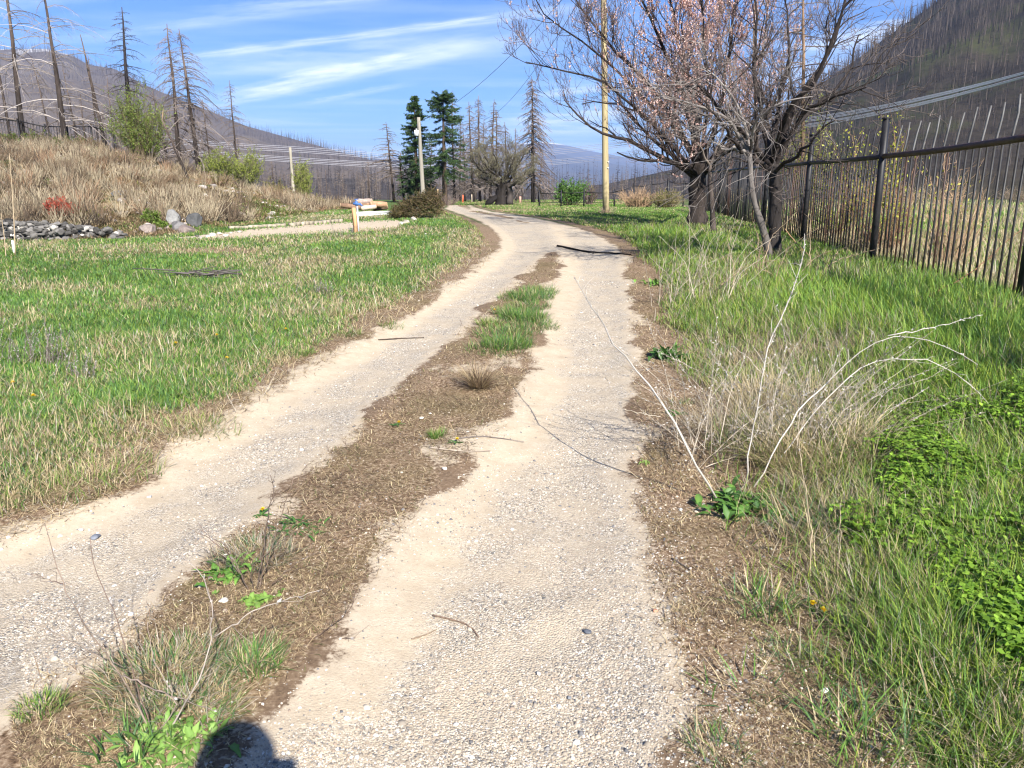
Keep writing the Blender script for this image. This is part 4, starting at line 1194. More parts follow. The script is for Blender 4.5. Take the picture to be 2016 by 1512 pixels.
d = nrm(dirv[k] + g.normal(0, .8, (m, 3))); sv = nrm(np.cross(d, g.normal(0, 1, (m, 3)))); f = g.random((m, 1)) ** 1.4
lf.kites(q, d, sv, g.uniform(.03, .08, m), .011, np.array([.035, .034, .010]) * (1 - f) + np.array([.15, .13, .045]) * f, .2)
q = P(862, 376, Dp) - p
mb.tubes([[q + [-.05, 0, -.75], q + [-.02, 0, -.3], q + [.0, 0, .05]]], [[.03, .028, .022]], 6, (.45, .33, .2))
mb.build('sticks', M_TWIG, t); lf.build('leaves', M_LEAF, t)
# ---SECTION-END trees

# ------------------------------------------------------------------ iron fence on the right
g = R(500)
t = thing('iron_fence', 'tall black and rusty iron picket fence running beside the grassy verge', 'fence', (FX0 + FK * 2.7, 2.7, float(gz(FX0 + FK * 2.7, 2.7))))
f0 = np.array(t.location)
PY = [2.72 + 3.94 * i for i in range(8)]


def fp(Y): return np.array([FX0 + FK * Y, Y, float(fence_z(Y))])


BLK = np.array([.013, .012, .013]); RUST = np.array([.075, .032, .018]); STEEL = np.array([.030, .028, .027])
tops = []
for i, Y in enumerate(PY):
    p = fp(Y) - f0; h = 1.88 + g.uniform(-.03, .03); ln = g.normal(0, .012, 2)
    mb = MB(); tp = p + [ln[0], ln[1], h]
    mb.tubes([[p - [0, 0, .25], (p + tp) / 2, tp]], .05, 4, BLK * g.uniform(.8, 1.3))
    mb.box(tp + [0, 0, .008], (.085, .085, .02), .1, BLK)
    mb.build('post', M_IRON, t)
    tops.append(p + [ln[0] * .75, ln[1] * .75, 1.45 if i < 2 else 1.41])
for i in range(len(PY) - 1):
    a, b = tops[i], tops[i + 1]; n = 9; s = np.linspace(0, 1, n)
    sag = (-.018 * np.sin(s * np.pi) * g.uniform(.3, 1.3))
    rp = a[None] * (1 - s[:, None]) + b[None] * s[:, None]; rp[:, 2] += sag
    rp[0] += (b - a) / np.linalg.norm(b - a) * .052; rp[-1] -= (b - a) / np.linalg.norm(b - a) * .052
    rusty = i in (1,)
    mb = MB(); mb.tubes(rp[None], .034, 8, (RUST * .55 + BLK * .4) if rusty else BLK * 1.4); mb.build('rail', M_IRON, t)
    mb = MB(); npk = 25
    for k in range(1, npk + 1):
        f = k / (npk + 1.0); q = rp[0] * (1 - f) + rp[-1] * f; q[2] += -.018 * math.sin(f * math.pi)
        Yw = q[1] + f0[1]; gzv = float(fence_z(Yw)) - f0[2]
        wob = g.normal(0, .006, 3); wob[2] = 0
        c = STEEL * g.uniform(.55, 1.25) if i < 2 else (BLK * 1.3 * g.uniform(.7, 1.5))
        if g.random() < .2: c = c * .6 + RUST * g.uniform(.3, .7)
        foot = np.array([q[0] + .035, q[1], gzv - .12])
        mb.tubes([[foot, foot * .5 + (q + [.036, 0, 0]) * .5 + wob, q + [.036, 0, -.01]]], .012, 4, c)
        if k % 2 == 0:
            hh = .38 + g.normal(0, .02)
            mb.tubes([[q + [.038, 0, -.05], q + [.042, 0, .05], q + np.array([.065, 0, hh * .6]), q + [.082 + g.normal(0, .008), g.normal(0, .008), hh]]], [[.013, .013, .012, .009]], 4, np.array([.11, .105, .10]) * g.uniform(.7, 1.3) if i < 2 else c * 1.3)
    mb.build('picket_panel', M_IRON, t)

# fence along the top of the bank
xs = [-70, -40, -5, 40, 92, 135, 182, 226]
pts = [at(x, 276, 37.0 - .6 * (i / 7)) for i, x in enumerate(xs)]
t = thing('iron_fence', 'low dark picket fence along the top of the dry bank', 'fence', pts[0]); f0 = pts[0]
for p in pts: mb = MB(); mb.tubes([[p - f0 - [0, 0, .3], p - f0 + [0, 0, 1.18]]], .045, 4, BLK); mb.build('post', M_IRON, t)
for a, b in zip(pts[:-1], pts[1:]):
    mb = MB(); mb.tubes([[a - f0 + [.05, 0, 1.08], (a + b) / 2 - f0 + [0, 0, 1.07], b - f0 + [-.05, 0, 1.08]]], .028, 6, BLK); mb.build('rail', M_IRON, t)
    mb = MB(); n = max(int(np.linalg.norm(b - a) / .13), 2)
    for k in range(1, n):
        q = a + (b - a) * k / n - f0; mb.tubes([[q + [0, .032, -.15], q + [0, .032, 1.05 + (.16 if k % 2 else 0)]]], .012, 4, BLK * g.uniform(.8, 1.8))
    mb.build('picket_panel', M_IRON, t)
# far fence closing the meadow
fpx = [(1062, 380), (1105, 379), (1150, 378), (1210, 378), (1248, 366), (1283, 363), (1316, 357), (1347, 361), (1376, 360), (1400, 360)]
pts = [P(x, y, 41 - .3 * i) for i, (x, y) in enumerate(fpx)]
f0 = pts[0].copy(); f0[2] = float(gz(f0[0], f0[1]))
t = thing('iron_fence', 'distant dark fence with thin rails closing the far meadow', 'fence', f0)
for i, p in enumerate(pts):
    zg = float(gz(p[0], p[1])); mb = MB(); r = .075 if i == 6 else .04
    mb.tubes([[np.array([p[0], p[1], zg - .2]) - f0, p - f0 + [0, 0, .14]]], r, 4, BLK * 1.2); mb.build('post', M_IRON, t)
for a, b in zip(pts[:-1], pts[1:]):
    mb = MB(); mb.tubes([[a - f0, (a + b) / 2 - f0 - [0, 0, .05], b - f0]], .022, 5, BLK * 1.2)
    mb.tubes([[a - f0 - [0, 0, .5], b - f0 - [0, 0, .5]]], .014, 4, BLK * 1.2); mb.build('rail', M_IRON, t)

# ------------------------------------------------------------------ poles and wires


def pole(label, b, D, top, r, col, group='wooden utility poles'):
    p = at(*b, D); tp = P(*top, p[1])
    t = thing('utility_pole', label, 'pole', p, group)
    mb = MB(); n = 8; s = np.linspace(0, 1, n)[:, None]
    mb.tubes((np.array([[0, 0, -.4]]) * (1 - s) + (tp - p)[None] * s)[None], np.linspace(r * 1.12, r * .8, n)[None], 12, col)
    mb.build('shaft', M_WOOD, t, smooth=True)
    return t, p, tp


tA, pA, topA = pole('tall yellowish wooden pole rising out of view in front of the blossom tree', (1194, 420), None, (1187, -110), .108, (.37, .30, .165))
for k, zz in enumerate((1.55, 1.75)):
    mb = MB(); mb.box((.0, -.119, zz), (.05, .01, .035), 0, (.7, .68, .62)); mb.build('tag', M_PAINT, tA)
tB, pB, topB = pole('grey wooden pole with a small white box, in front of the narrow spruce', (834, 394), 54, (824, 231), .14, (.27, .245, .20))
mb = MB(); q = P(820, 262, 53.8) - pB; mb.box(q, (.26, .26, .36), 0, (.72, .74, .76)); mb.tubes([[q + [0, 0, .18], q + [0, 0, .28]]], .05, 6, (.5, .5, .5)); mb.build('meter_box', M_PAINT, tB)
mb = MB(); mb.tubes([[q + [0, .0, .1], q + [.2, .15, .12]]], .03, 5, (.3, .3, .3)); mb.build('bracket', M_IRON, tB)
tC, pC, topC = pole('short pale grey pole rising out of the thickets on the bank', (579, 394), 50, (571, 290), .095, (.32, .29, .225))


def wire(label, pts, r, col, group, n=40, mat=None):
    pts = polyl(pts, n)
    c = pts[0]; mb = MB(); mb.tubes((pts - c)[None], r, 4, col)
    o = mb.build('power_line', mat or M_PAINT, None, smooth=True); o.location = [float(v) for v in c]
    return tag(o, label, 'wire', group)


ALU = (.5, .5, .54)
up_ = [(330, 276, 260), (410, 284, 260), (500, 290, 260), (600, 294, 260), (700, 303, 260), (800, 311, 260), (900, 313, 260), (1000, 308, 260), (1100, 298, 255), (1200, 287, 240), (1320, 270, 210), (1440, 250, 180), (1600, 236, 150), (1800, 199, 125), (2016, 146, 105), (2150, 106, 95)]
lw_ = [(330, 298, 260), (410, 303, 260), (500, 309, 260), (600, 316, 260), (700, 322, 260), (800, 327, 260), (900, 329, 260), (1000, 326, 258), (1100, 319, 252), (1200, 309, 238), (1320, 290, 210), (1440, 266, 180), (1600, 248, 150), (1800, 209, 125), (2016, 154, 105), (2150, 113, 95)]
for k, dy in enumerate((-5.5, -2, 2.5, 6)):
    f = lambda L, sp: [P(x, y + dy * (.9 if x < 1300 else .9 - .65 * (x - 1300) / 800) * sp, D + k * 1.5) for x, y, D in L]
    wire('pale transmission cable, one of the upper band crossing the valley', f(up_, 1), .05, ALU, 'transmission cables of the upper band')
    wire('pale transmission cable, one of the lower band crossing the valley', f(lw_, .9), .05, ALU, 'transmission cables of the lower band')


def sag(a, b, d, n=14):
    s = np.linspace(0, 1, n)[:, None]; p = a * (1 - s) + b * s; p[:, 2] -= d * 4 * s[:, 0] * (1 - s[:, 0]); return p


wire('thin dark service wire sagging from the tall wooden pole to the grey one', sag(topA - [0, 0, .2], topB - [0, 0, .25], .9), .012, (.05, .05, .05), 'thin service wires')
wire('thin dark service wire hanging from the tall wooden pole into the burnt grove', sag(topA - [0, 0, .5], P(955, 235, 66), .9), .012, (.05, .05, .05), 'thin service wires')

# ------------------------------------------------------------------ rocks
ph = (1 + 5 ** .5) / 2
_iv = nrm(np.array([(-1, ph, 0), (1, ph, 0), (-1, -ph, 0), (1, -ph, 0), (0, -1, ph), (0, 1, ph), (0, -1, -ph), (0, 1, -ph), (ph, 0, -1), (ph, 0, 1), (-ph, 0, -1), (-ph, 0, 1)], float))
_if = np.array([(0, 11, 5), (0, 5, 1), (0, 1, 7), (0, 7, 10), (0, 10, 11), (1, 5, 9), (5, 11, 4), (11, 10, 2), (10, 7, 6), (7, 1, 8), (3, 9, 4), (3, 4, 2), (3, 2, 6), (3, 6, 8), (3, 8, 9), (4, 9, 5), (2, 4, 11), (6, 2, 10), (8, 6, 7), (9, 8, 1)])


def subdiv(v, f):
    vs = [tuple(x) for x in v]; c = {}; out = []
    def mid(a, b):
        k = (min(a, b), max(a, b))
        if k not in c:
            m = nrm(np.array(vs[a]) + np.array(vs[b])); c[k] = len(vs); vs.append(tuple(m))
        return c[k]
    for a, b, d in f:
        x, y, z = mid(a, b), mid(b, d), mid(d, a); out += [(a, x, z), (b, y, x), (d, z, y), (x, y, z)]
    return np.array(vs), np.array(out)


S1 = subdiv(_iv, _if); S2 = subdiv(*S1); S3 = subdiv(*S2)


def rock(mb, c, size, g, col, lod=S2, rough=.22):
    v, f = lod; v = v.copy()
    for _ in range(7):           # chop flat faces
        d = nrm(g.normal(0, 1, 3)); h = g.uniform(.55, .9); k = v @ d
        v = v - np.maximum(k - h, 0)[:, None] * d
    v = v * (1 + rough * (vnoise(v[:, 0] * 2.3 + g.random() * 50, v[:, 1] * 2.3 + v[:, 2] * 1.7 + g.random() * 50)[:, None] - .5))
    a = g.random() * 6.28; ca, sa = math.cos(a), math.sin(a)
    v = v * np.array(size) / 2
    v = v @ np.array([[ca, -sa, 0], [sa, ca, 0], [0, 0, 1]]).T
    mb.add(v + np.array(c), None, f, np.array(col) * g.uniform(.8, 1.2))


g = R(520)
BOUL = [((340, 428), 34, 30, (.21, .205, .195), 'large pale grey boulder on the foot of the bank'), ((384, 434), 34, 26, (.07, .07, .07), 'dark boulder with a hollow beside the pale grey one'),
        ((352, 446), 40, 24, (.16, .15, .145), 'grey boulder lying under the pale one'), ((368, 452), 36, 18, (.22, .175, .155), 'pinkish boulder at the foot of the group'),
        ((292, 452), 36, 22, (.19, .155, .135), 'brownish boulder left of the green shrub'), ((238, 382), 34, 16, (.17, .17, .175), 'flat grey rock showing half way up the bank below the willow'),
        ((12, 441), 16, 14, (.72, .70, .67), 'white stone sitting on top of the stone wall'), ((405, 386), 10, 9, (.75, .68, .58), 'small pale stone on the bank below the thicket'),
        ((488, 412), 9, 12, (.10, .09, .09), 'small dark stone on the lower bank'), ((316, 405), 26, 14, (.2, .19, .18), 'weathered rock half buried above the boulders')]
for (px, py), w_, h_, c, lab in BOUL:
    p = at(px, py + h_ * .4); k = p[1] / F
    mb = MB(); rock(mb, (0, 0, h_ * k * .28), (w_ * k, w_ * k * .9, h_ * k * 1.2), g, c, S3)
    tag(mb.build('boulder', M_STONE, None, loc=None), lab, 'boulder').location = [float(v) for v in p]
# dry stone wall at the foot of the bank
t0 = at(0, 474); mb = MB()
for px in np.arange(-60, 236, 3.2):
    hgt = np.interp(px, [-60, 0, 60, 140, 236], [36, 36, 33, 26, 9]); b_ = at(px, 475 - max(px, 0) * .018); k = b_[1] / F
    y = 0
    while y < hgt:
        s_ = g.uniform(5, 17) * k
        c = np.array([.105, .098, .09]) * g.uniform(.25, 1.7) if g.random() < .93 else np.array([.42, .39, .35])
        rock(mb, b_ - t0 + [g.normal(0, .05), .05 + y * k * .5 + g.normal(0, .06), y * k + s_ * .1], (s_ * g.uniform(.9, 1.5), s_, s_ * g.uniform(.5, .95)), g, c, S2, .5)
        y += s_ / k * .62
tag(mb.build('stone_wall', M_STONE), 'tumbled dry stone wall of dark rocks at the foot of the bank', 'stone wall').location = [float(v) for v in t0]
# loose rubble along the pale strip
for i, (px, py, s_, c) in enumerate([(418, 462, 12, .7), (432, 460, 9, .75), (410, 466, 10, .62), (395, 468, 9, .6), (455, 459, 8, .7), (445, 463, 10, .66), (472, 456, 8, .62), (388, 464, 7, .15), (800, 437, 11, .55), (815, 431, 13, .5), (790, 439, 10, .56), (838, 461, 5, .75), (853, 462, 5, .75), (866, 459, 5, .7)]):
    p = at(px, py + s_ * .3); k = p[1] / F; mb = MB(); rock(mb, (0, 0, s_ * k * .2), (s_ * k * 1.3, s_ * k, s_ * k * .8), g, np.array([.62, .56, .48]) * c, S2)
    tag(mb.build('rubble_stone', M_STONE), 'pale rubble stone lying at the edge of the bare strip' if i < 7 else ('dark rubble stone beside the pale rubble on the bare strip' if i == 7 else ('pinkish rubble stone at the foot of the brush pile' if i < 11 else 'small white stone in the grass near the track bend')), 'stone', 'rubble stones').location = [float(v) for v in p]
# pale edging beams along the strip
for i, (a, b, h_, lab) in enumerate([((452, 452), (560, 446), 7, 'long pale concrete kerb at the start of the bare strip'), ((572, 446), (672, 438), 8, 'long pale concrete kerb ending near the orange stake')]):
    pa, pb_ = at(*a), at(*b); k = pa[1] / F; d = pb_ - pa; L = np.linalg.norm(d[:2])
    mb = MB(); n = 12; 
    for j in range(n):
        c = d * (j + .5) / n; mb.box((c[0], c[1], c[2] + h_ * k * .3 + g.normal(0, .004)), (L / n * .985, .16, h_ * k), math.atan2(d[1], d[0]), np.array([.33, .285, .215]) * g.uniform(.7, 1.2), None, .02, g)
    tag(mb.build('kerb', M_STONE), lab, 'kerb').location = [float(v) for v in pa]

# ------------------------------------------------------------------ logs, beam, stake, standpipe
LOGS = [((671, 404), (717, 409), 28.0, .085, (.21, .13, .085), (.62, .42, .25), 'brown log at the bottom of the pile, its cut end nearest the stake'),
        ((712, 410), (739, 407), 27.7, .08, (.52, .42, .32), (.66, .5, .34), 'short pale barkless log at the bottom of the pile'),
        ((712, 404), (752, 404), 28.4, .085, (.25, .16, .10), (.60, .36, .2), 'brown log in the middle of the pile'),
        ((703, 397), (731, 396), 28.5, .10, (.32, .25, .21), (.62, .46, .3), 'thick greyish log lying on top of the pile'),
        ((730, 401), (760, 403), 28.3, .105, (.36, .22, .13), (.66, .42, .25), 'orange brown log with its round cut end facing the track'),
        ((690, 398), (712, 401), 28.9, .08, (.10, .075, .06), (.4, .28, .18), 'dark log behind the blue standpipe'),
        ((736, 411), (762, 408), 28.8, .08, (.14, .09, .06), (.4, .28, .18), 'shaded log underneath the orange brown one')]
for a, b, D, r, c, ce, lab in LOGS:
    pa, pb_ = P(*a, D), P(*b, D + .25); o0 = (pa + pb_) / 2
    t = thing('log', lab, 'log', o0, 'pile of felled logs')
    mb = MB(); n = 7; s = np.linspace(0, 1, n)[:, None]; ax = pa * (1 - s) + pb_ * s - o0; mb.tubes(ax[None], (r * (1 + g.normal(0, .05, n)))[None], 12, np.array(c)); mb.build('bark', M_LOG, t, smooth=False)
    d = nrm(pb_ - pa)
    for e, sg in ((pa, -1), (pb_, 1)):
        mb = MB(); q = e - o0 + d * sg * .004; mb.tubes([[q, q + d * sg * .012]], r * .93, 12, ce); mb.build('cut_end', M_WOOD, t)
pa, pb_ = at(700, 427), at(778, 423); d = pb_ - pa; L = float(np.linalg.norm(d)); k = pa[1] / F
mb = MB()
for j in range(2): mb.box((d[0] / 2, d[1] / 2, d[2] / 2 + .035 + j * .072), (L, .14, .066), math.atan2(d[1], d[0]), (.74, .73, .70), None, .012, g)
tag(mb.build('painted_beam', M_PAINT), 'white painted timber beam lying between the stake and the brush pile', 'beam').location = [float(v) for v in pa]

p = at(700, 458); k = p[1] / F
t = tag(bpy.data.objects.new('wooden_stake', None), 'orange brown wooden stake standing at the edge of the meadow', 'stake'); COL.objects.link(t); t.location = [float(v) for v in p]
mb = MB(); hs = 46 * k; mb.tubes([[(.01, 0, -.2), (0, 0, hs * .5), (-.02, 0, hs)]], .056, 4, (.50, .28, .14)); mb.build('shaft', M_WOOD, t)
mb = MB(); mb.box((-.02, 0, hs + .006), (.074, .074, .014), .78, (.62, .42, .25)); mb.build('sawn_top', M_WOOD, t)
p2 = p + [.015, .28, 0]; p2[2] = float(gz(p2[0], p2[1]))
t = thing('water_standpipe', 'blue tap on a pale pipe standing right behind the orange stake', 'standpipe', p2)
hz = P(698, 400, p2[1])[2] - p2[2]
mb = MB(); mb.tubes([[(0, 0, -.1), (0, 0, hz)]], .018, 8, (.55, .56, .66)); mb.build('pipe', M_PAINT, t, smooth=True)
mb = MB(); mb.tubes([[(-.02, 0, hz - .06), (-.02, 0, hz + .05)]], .036, 10, (.05, .13, .34)); mb.tubes([[(-.09, -.02, hz - .01), (.10, -.02, hz - .03)]], .028, 8, (.05, .13, .34)); mb.tubes([[(.10, -.02, hz - .03), (.11, -.02, hz - .075)]], .024, 8, (.05, .13, .34)); mb.build('valve', M_PAINT, t)
mb = MB(); mb.tubes([[(-.02, 0, hz + .05), (-.02, 0, hz + .085)]], .012, 6, (.1, .18, .4)); mb.tubes([[(-.065, 0, hz + .088), (.03, 0, hz + .092)]], .011, 6, (.06, .14, .36)); mb.build('handle', M_PAINT, t)

# marker sticks
for b_, top, r, c, lab in [((188, 301), (187, 273), .05, (.75, .74, .70), 'white post at the end of the bank fence'), ((29, 502), (25, 474), .022, (.74, .72, .68), 'short white stake in the grass by the stone wall'),
                           ((911, 391), (911, 384), .06, (.65, .14, .06), 'tiny orange marker stake at the foot of the grove'), ((929, 390), (929, 383), .035, (.62, .5, .36), 'tiny pale stake beside the orange marker'),
                           ((1024, 393), (1024, 387), .1, (.45, .26, .2), 'small reddish stump beyond the gnarled tree')]:
    p = at(*b_) if b_[1] > 395 else at(*b_, 56 if b_[0] > 500 else 37.2)
    h = float(P(*top, p[1])[2] - p[2]); mb = MB(); mb.tubes([[(0, 0, -.12), (0, 0, h * .5), (g.normal(0, .008), 0, h)]], r, 5, c)
    mb.box((0, 0, h + .005), (r * 1.2, r * 1.2, .012), .3, c)
    tag(mb.build('marker_stake', M_PAINT), lab, 'stake').location = [float(v) for v in p]


def stalk(label, pts_px, D, r, col, name='dry_stalk', twigs=0, seed=0):
    pts = np.array([P(x, y, D + dz) for x, y, dz in pts_px]); c = pts[0].copy(); mb = MB(); pp = polyl(pts - c, 14)
    mb.tubes(pp[None], np.linspace(r, r * .35, 14)[None], 5, col)
    g = R(seed)
    for i in range(twigs):
        k = g.integers(4, 13); d = nrm(g.normal(0, 1, 3) + [0, 0, .6]); L = g.uniform(.03, .09)
        mb.tubes([[pp[k], pp[k] + d * L * .5, pp[k] + d * L + g.normal(0, .01, 3)]], r * .35, 3, np.array(col) * .9)
    return tag(mb.build(name, M_DRY), label, 'dry stalk'), c


for lab, pp, r in [('tall thin pale stalk standing before the stone wall', [(30, 505, 0), (28, 440, 0), (24, 370, 0), (18, 302, 0)], .012), ('shorter leaning pale stalk at the very edge of the meadow', [(12, 508, 0), (9, 470, 0), (2, 420, 0)], .010)]:
    D = float(G(np.array([pp[0][0]], float), np.array([pp[0][1]], float))[0][1])
    o, c = stalk(lab, pp, D, r, (.50, .38, .25), twigs=6, seed=5); o.location = [float(v) for v in c]


# ------------------------------------------------------------------ lying wood
def lying(name, label, cat, px, r0, r1, col, lift=.01, sub=0, seed=0, group=None):
    g = R(seed); p = np.array([at(x, y) for x, y in px]); p[:, 2] += lift; c = p[0].copy(); pp = polyl(p - c, 16)
    pp[1:-1] += g.normal(0, r0 * .25, (14, 3)) * [1, 1, .3]
    mb = MB(); mb.tubes(pp[None], (np.linspace(r0, r1, 16) * (1 + g.normal(0, .12, 16)))[None], 7, col)
    for i in range(sub):
        k = g.integers(3, 14); d = nrm(g.normal(0, 1, 3) * [1, 1, .15] + (pp[k + 1] - pp[k]) * 10); L = g.uniform(4, 12) * r0
        mb.tubes([[pp[k], pp[k] + d * L * .5, pp[k] + d * L]], [[r0 * .4, r0 * .3, r0 * .12]], 4, col)
    o = tag(mb.build(name, M_BARK), label, cat, group); o.location = [float(v) for v in c]; return o


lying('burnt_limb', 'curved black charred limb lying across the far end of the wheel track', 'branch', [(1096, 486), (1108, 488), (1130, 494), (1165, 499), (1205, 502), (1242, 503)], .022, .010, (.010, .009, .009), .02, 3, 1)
lying('stick', 'bent brown twig lying on the sandy track near the camera shadow', 'stick', [(852, 1217), (880, 1220), (905, 1228), (928, 1240), (943, 1257)], .0035, .002, (.16, .11, .08), .004, 0, 2)
lying('stick', 'short straight twig lying beside the bent brown one', 'stick', [(810, 1263), (838, 1252), (860, 1244)], .0028, .002, (.24, .18, .13), .003, 0, 3)
lying('stick', 'thin dark stick lying across the wheel track by the meadow', 'stick', [(745, 672), (790, 669), (835, 668)], .007, .004, (.10, .075, .055), .007, 0, 4)
lying('stick', 'pale forked stick lying over the brown middle strip', 'stick', [(845, 884), (875, 890), (920, 893), (965, 892)], .005, .0025, (.34, .28, .22), .008, 2, 5)
lying('stick', 'long grey twig reaching from the middle strip on to the right track', 'stick', [(905, 865), (950, 864), (1000, 869), (1032, 875)], .004, .002, (.20, .17, .15), .008, 2, 6)
lying('stick', 'dark sprig on the verge soil beside the right track', 'stick', [(1322, 1105), (1345, 1115), (1362, 1127)], .004, .002, (.10, .08, .07), .005, 0, 7)
# small heap of black branches in the meadow
g = R(530); p = at(402, 548); t = thing('branch_heap', 'small heap of black burnt branches lying in the meadow', 'branch pile', p); mb = MB()
for i in range(22):
    a = g.normal(0, .55) + (math.pi if g.random() < .5 else 0); L = g.uniform(.25, .8); c = np.array([g.normal(.05, .32), g.normal(0, .14), .03 + abs(g.normal(0, .05))])
    d = np.array([math.cos(a), math.sin(a) * .6, g.uniform(-.05, .28)]) * L
    mb.tubes([[c - d * .5 + [0, 0, max(0, .02)], c + g.normal(0, .02, 3), c + d * .5]], [[.011, .009, .004]], 4, np.array([.055, .048, .044]) * g.uniform(.5, 3))
mb.build('branches', M_TWIG, t)

# notable loose stones on the track
g = R(540)
for px, py, s_, c, lab in [(1157, 1251, 17, (.10, .11, .13), 'small dark blue grey stone on the right track'), (190, 1061, 22, (.20, .215, .25), 'flat slate grey stone on the track by the meadow'), (258, 1212, 13, (.80, .78, .74), 'white stone by the edge of the track near the dry weed'),
                           (1622, 1366, 17, (.78, .75, .72), 'white stone half hidden in the verge grass'), (1340, 1005, 10, (.62, .58, .52), 'pale pebble where the gravel meets the verge'), (1290, 1205, 12, (.45, .22, .14), 'reddish pebble at the edge of the right track'),
                           (830, 825, 11, (.80, .74, .60), 'pale cream stone in the brown middle strip'), (875, 925, 12, (.72, .70, .67), 'white pebble on the middle strip below the dandelion'), (440, 1186, 20, (.62, .58, .52), 'pale stone beside the bright dock leaves'), (295, 983, 11, (.52, .54, .54), 'light grey stone on the far wheel track'),
                           (160, 1045, 12, (.66, .6, .52), 'beige stone near the flat slate grey one'), (1120, 1380, 12, (.25, .26, .27), 'dark pebble near the lower end of the right track'), (1060, 1330, 13, (.60, .55, .47), 'tan pebble near the lower end of the right track'), (1700, 1192, 11, (.75, .73, .70), 'round white pebble in the grass by the dandelions')]:
    p = at(px, py); k = math.hypot(p[1], CAMZ) / F; mb = MB(); rock(mb, (0, 0, s_ * k * .16), (s_ * k, s_ * k * .75, s_ * k * .5), g, c, S2, .12)
    tag(mb.build('loose_stone', M_STONE, smooth=False), lab, 'stone', 'loose stones').location = [float(v) for v in p]

# ------------------------------------------------------------------ the photographer, whose shadow falls into the picture
pt = thing('person', 'person behind the camera in a dark jacket, holding a phone', 'person', (.07, -.33, float(gz(.07, -.33))))
bv = [(0, 0, .95), (0, .0, 1.15), (0, .01, 1.36), (0, .03, 1.45), (0, .05, 1.50), (.19, .0, 1.38), (.25, .10, 1.14), (.13, .24, 1.22), (-.19, .0, 1.38), (-.27, .12, 1.14), (-.13, .24, 1.22), (.10, 0, .90), (.11, .03, .50), (.11, .0, .08), (.12, .14, .04), (-.10, 0, .90), (-.11, .03, .50), (-.11, .0, .08), (-.12, .14, .04)]
be = [(0, 1), (1, 2), (2, 3), (3, 4), (2, 5), (5, 6), (6, 7), (2, 8), (8, 9), (9, 10), (0, 11), (11, 12), (12, 13), (13, 14), (0, 15), (15, 16), (16, 17), (17, 18)]
br = [.15, .15, .15, .06, .055, .075, .052, .036, .075, .052, .036, .095, .07, .05, .04, .095, .07, .05, .04]
me = bpy.data.meshes.new('body'); me.from_pydata(bv, be, []); ob = bpy.data.objects.new('body', me); COL.objects.link(ob); ob.parent = pt
md = ob.modifiers.new('skin', 'SKIN'); me.skin_vertices  # radii below
for v_, r_ in zip(me.skin_vertices[0].data, br): v_.radius = (r_, r_ * .8 if r_ > .12 else r_)
me.skin_vertices[0].data[0].use_root = True
ob.modifiers.new('sub', 'SUBSURF').render_levels = 2
mbody, nt_ = newmat('jacket'); Nn = NT(nt_); b_ = Nn.n('ShaderNodeBsdfPrincipled'); b_.inputs['Base Color'].default_value = (.03, .035, .05, 1); b_.inputs['Roughness'].default_value = .9
oo = Nn.n('ShaderNodeOutputMaterial'); Nn.l(b_.outputs[0], oo.inputs[0]); me.materials.append(mbody)
mb = MB(); v, f = S3; hv = v * np.array([.078, .098, .122]); hv[:, 1] += np.where(v[:, 1] > .8, .01, 0)
hv[:, 0] *= np.where(v[:, 2] < -.2, .85, 1); nose = np.exp(-((v[:, 0] / .18) ** 2 + ((v[:, 2] + .1) / .22) ** 2)) * (v[:, 1] > 0); hv[:, 1] += nose * .022
mb.add(hv + [0, .07, 1.615], None, f, (.48, .32, .25))
for sx in (-1, 1): rock(mb, (sx * .079, .06, 1.61), (.02, .04, .065), R(1), (.46, .30, .24), S1, .05); rock(mb, (sx * .033, .158, 1.635), (.03, .02, .015), R(1), (.6, .6, .6), S1, 0); rock(mb, (sx * .033, .167, 1.635), (.012, .01, .012), R(1), (.03, .02, .02), S1, 0)
rock(mb, (0, .158, 1.555), (.05, .02, .014), R(2), (.40, .17, .15), S1, .05); mb.build('head', M_SKIN, pt, smooth=True)
mb = MB(); hh = v * np.array([.108, .118, .125]); keep = (v[:, 2] > .05) | (v[:, 1] < -.1); hh[:, 1] -= .012; mb.add(hh[:] + [0, .062, 1.635], None, np.array([t_ for t_ in f if keep[t_].all()]), (.05, .035, .025)); mb.build('hair', M_SKIN, pt, smooth=True)
for sx, (wx, wy, wz) in ((1, (.13, .24, 1.22)), (-1, (-.13, .24, 1.22))):
    mb = MB(); palm = np.array([wx, wy, wz]); tip = np.array([wx * .6, wy + .02, 1.33])
    mb.tubes(polyl([palm - [0, .02, .02], palm * .5 + tip * .5, tip], 6)[None], np.array([.024, .034, .04, .042, .04, .03])[None], 8, (.48, .32, .25))
    for k in range(4):
        b0_ = tip + [sx * (-.03 + .02 * k), -.005, .0]; L = (.06, .072, .068, .052)[k]
        mb.tubes(polyl([b0_, b0_ + [-sx * .005, .012, L * .6], b0_ + [-sx * .012, -.004, L]], 6)[None], np.array([.0095, .0095, .009, .0085, .008, .006])[None], 6, (.50, .33, .26))
    q = palm * .4 + tip * .6; mb.tubes(polyl([q, q + [-sx * .03, -.025, .03], q + [-sx * .045, -.02, .055]], 6)[None], np.array([.013, .012, .011, .0105, .01, .007])[None], 6, (.50, .33, .26))
    mb.build('hand', M_SKIN, pt, smooth=True)
mb = MB(); mb.box((.062, -.040, 1.40), (.155, .009, .074), 0, (.02, .02, .022)); tag(mb.build('phone', M_PAINT), 'dark phone held up in landscape by the person behind the camera', 'phone')
# ---SECTION-END objects

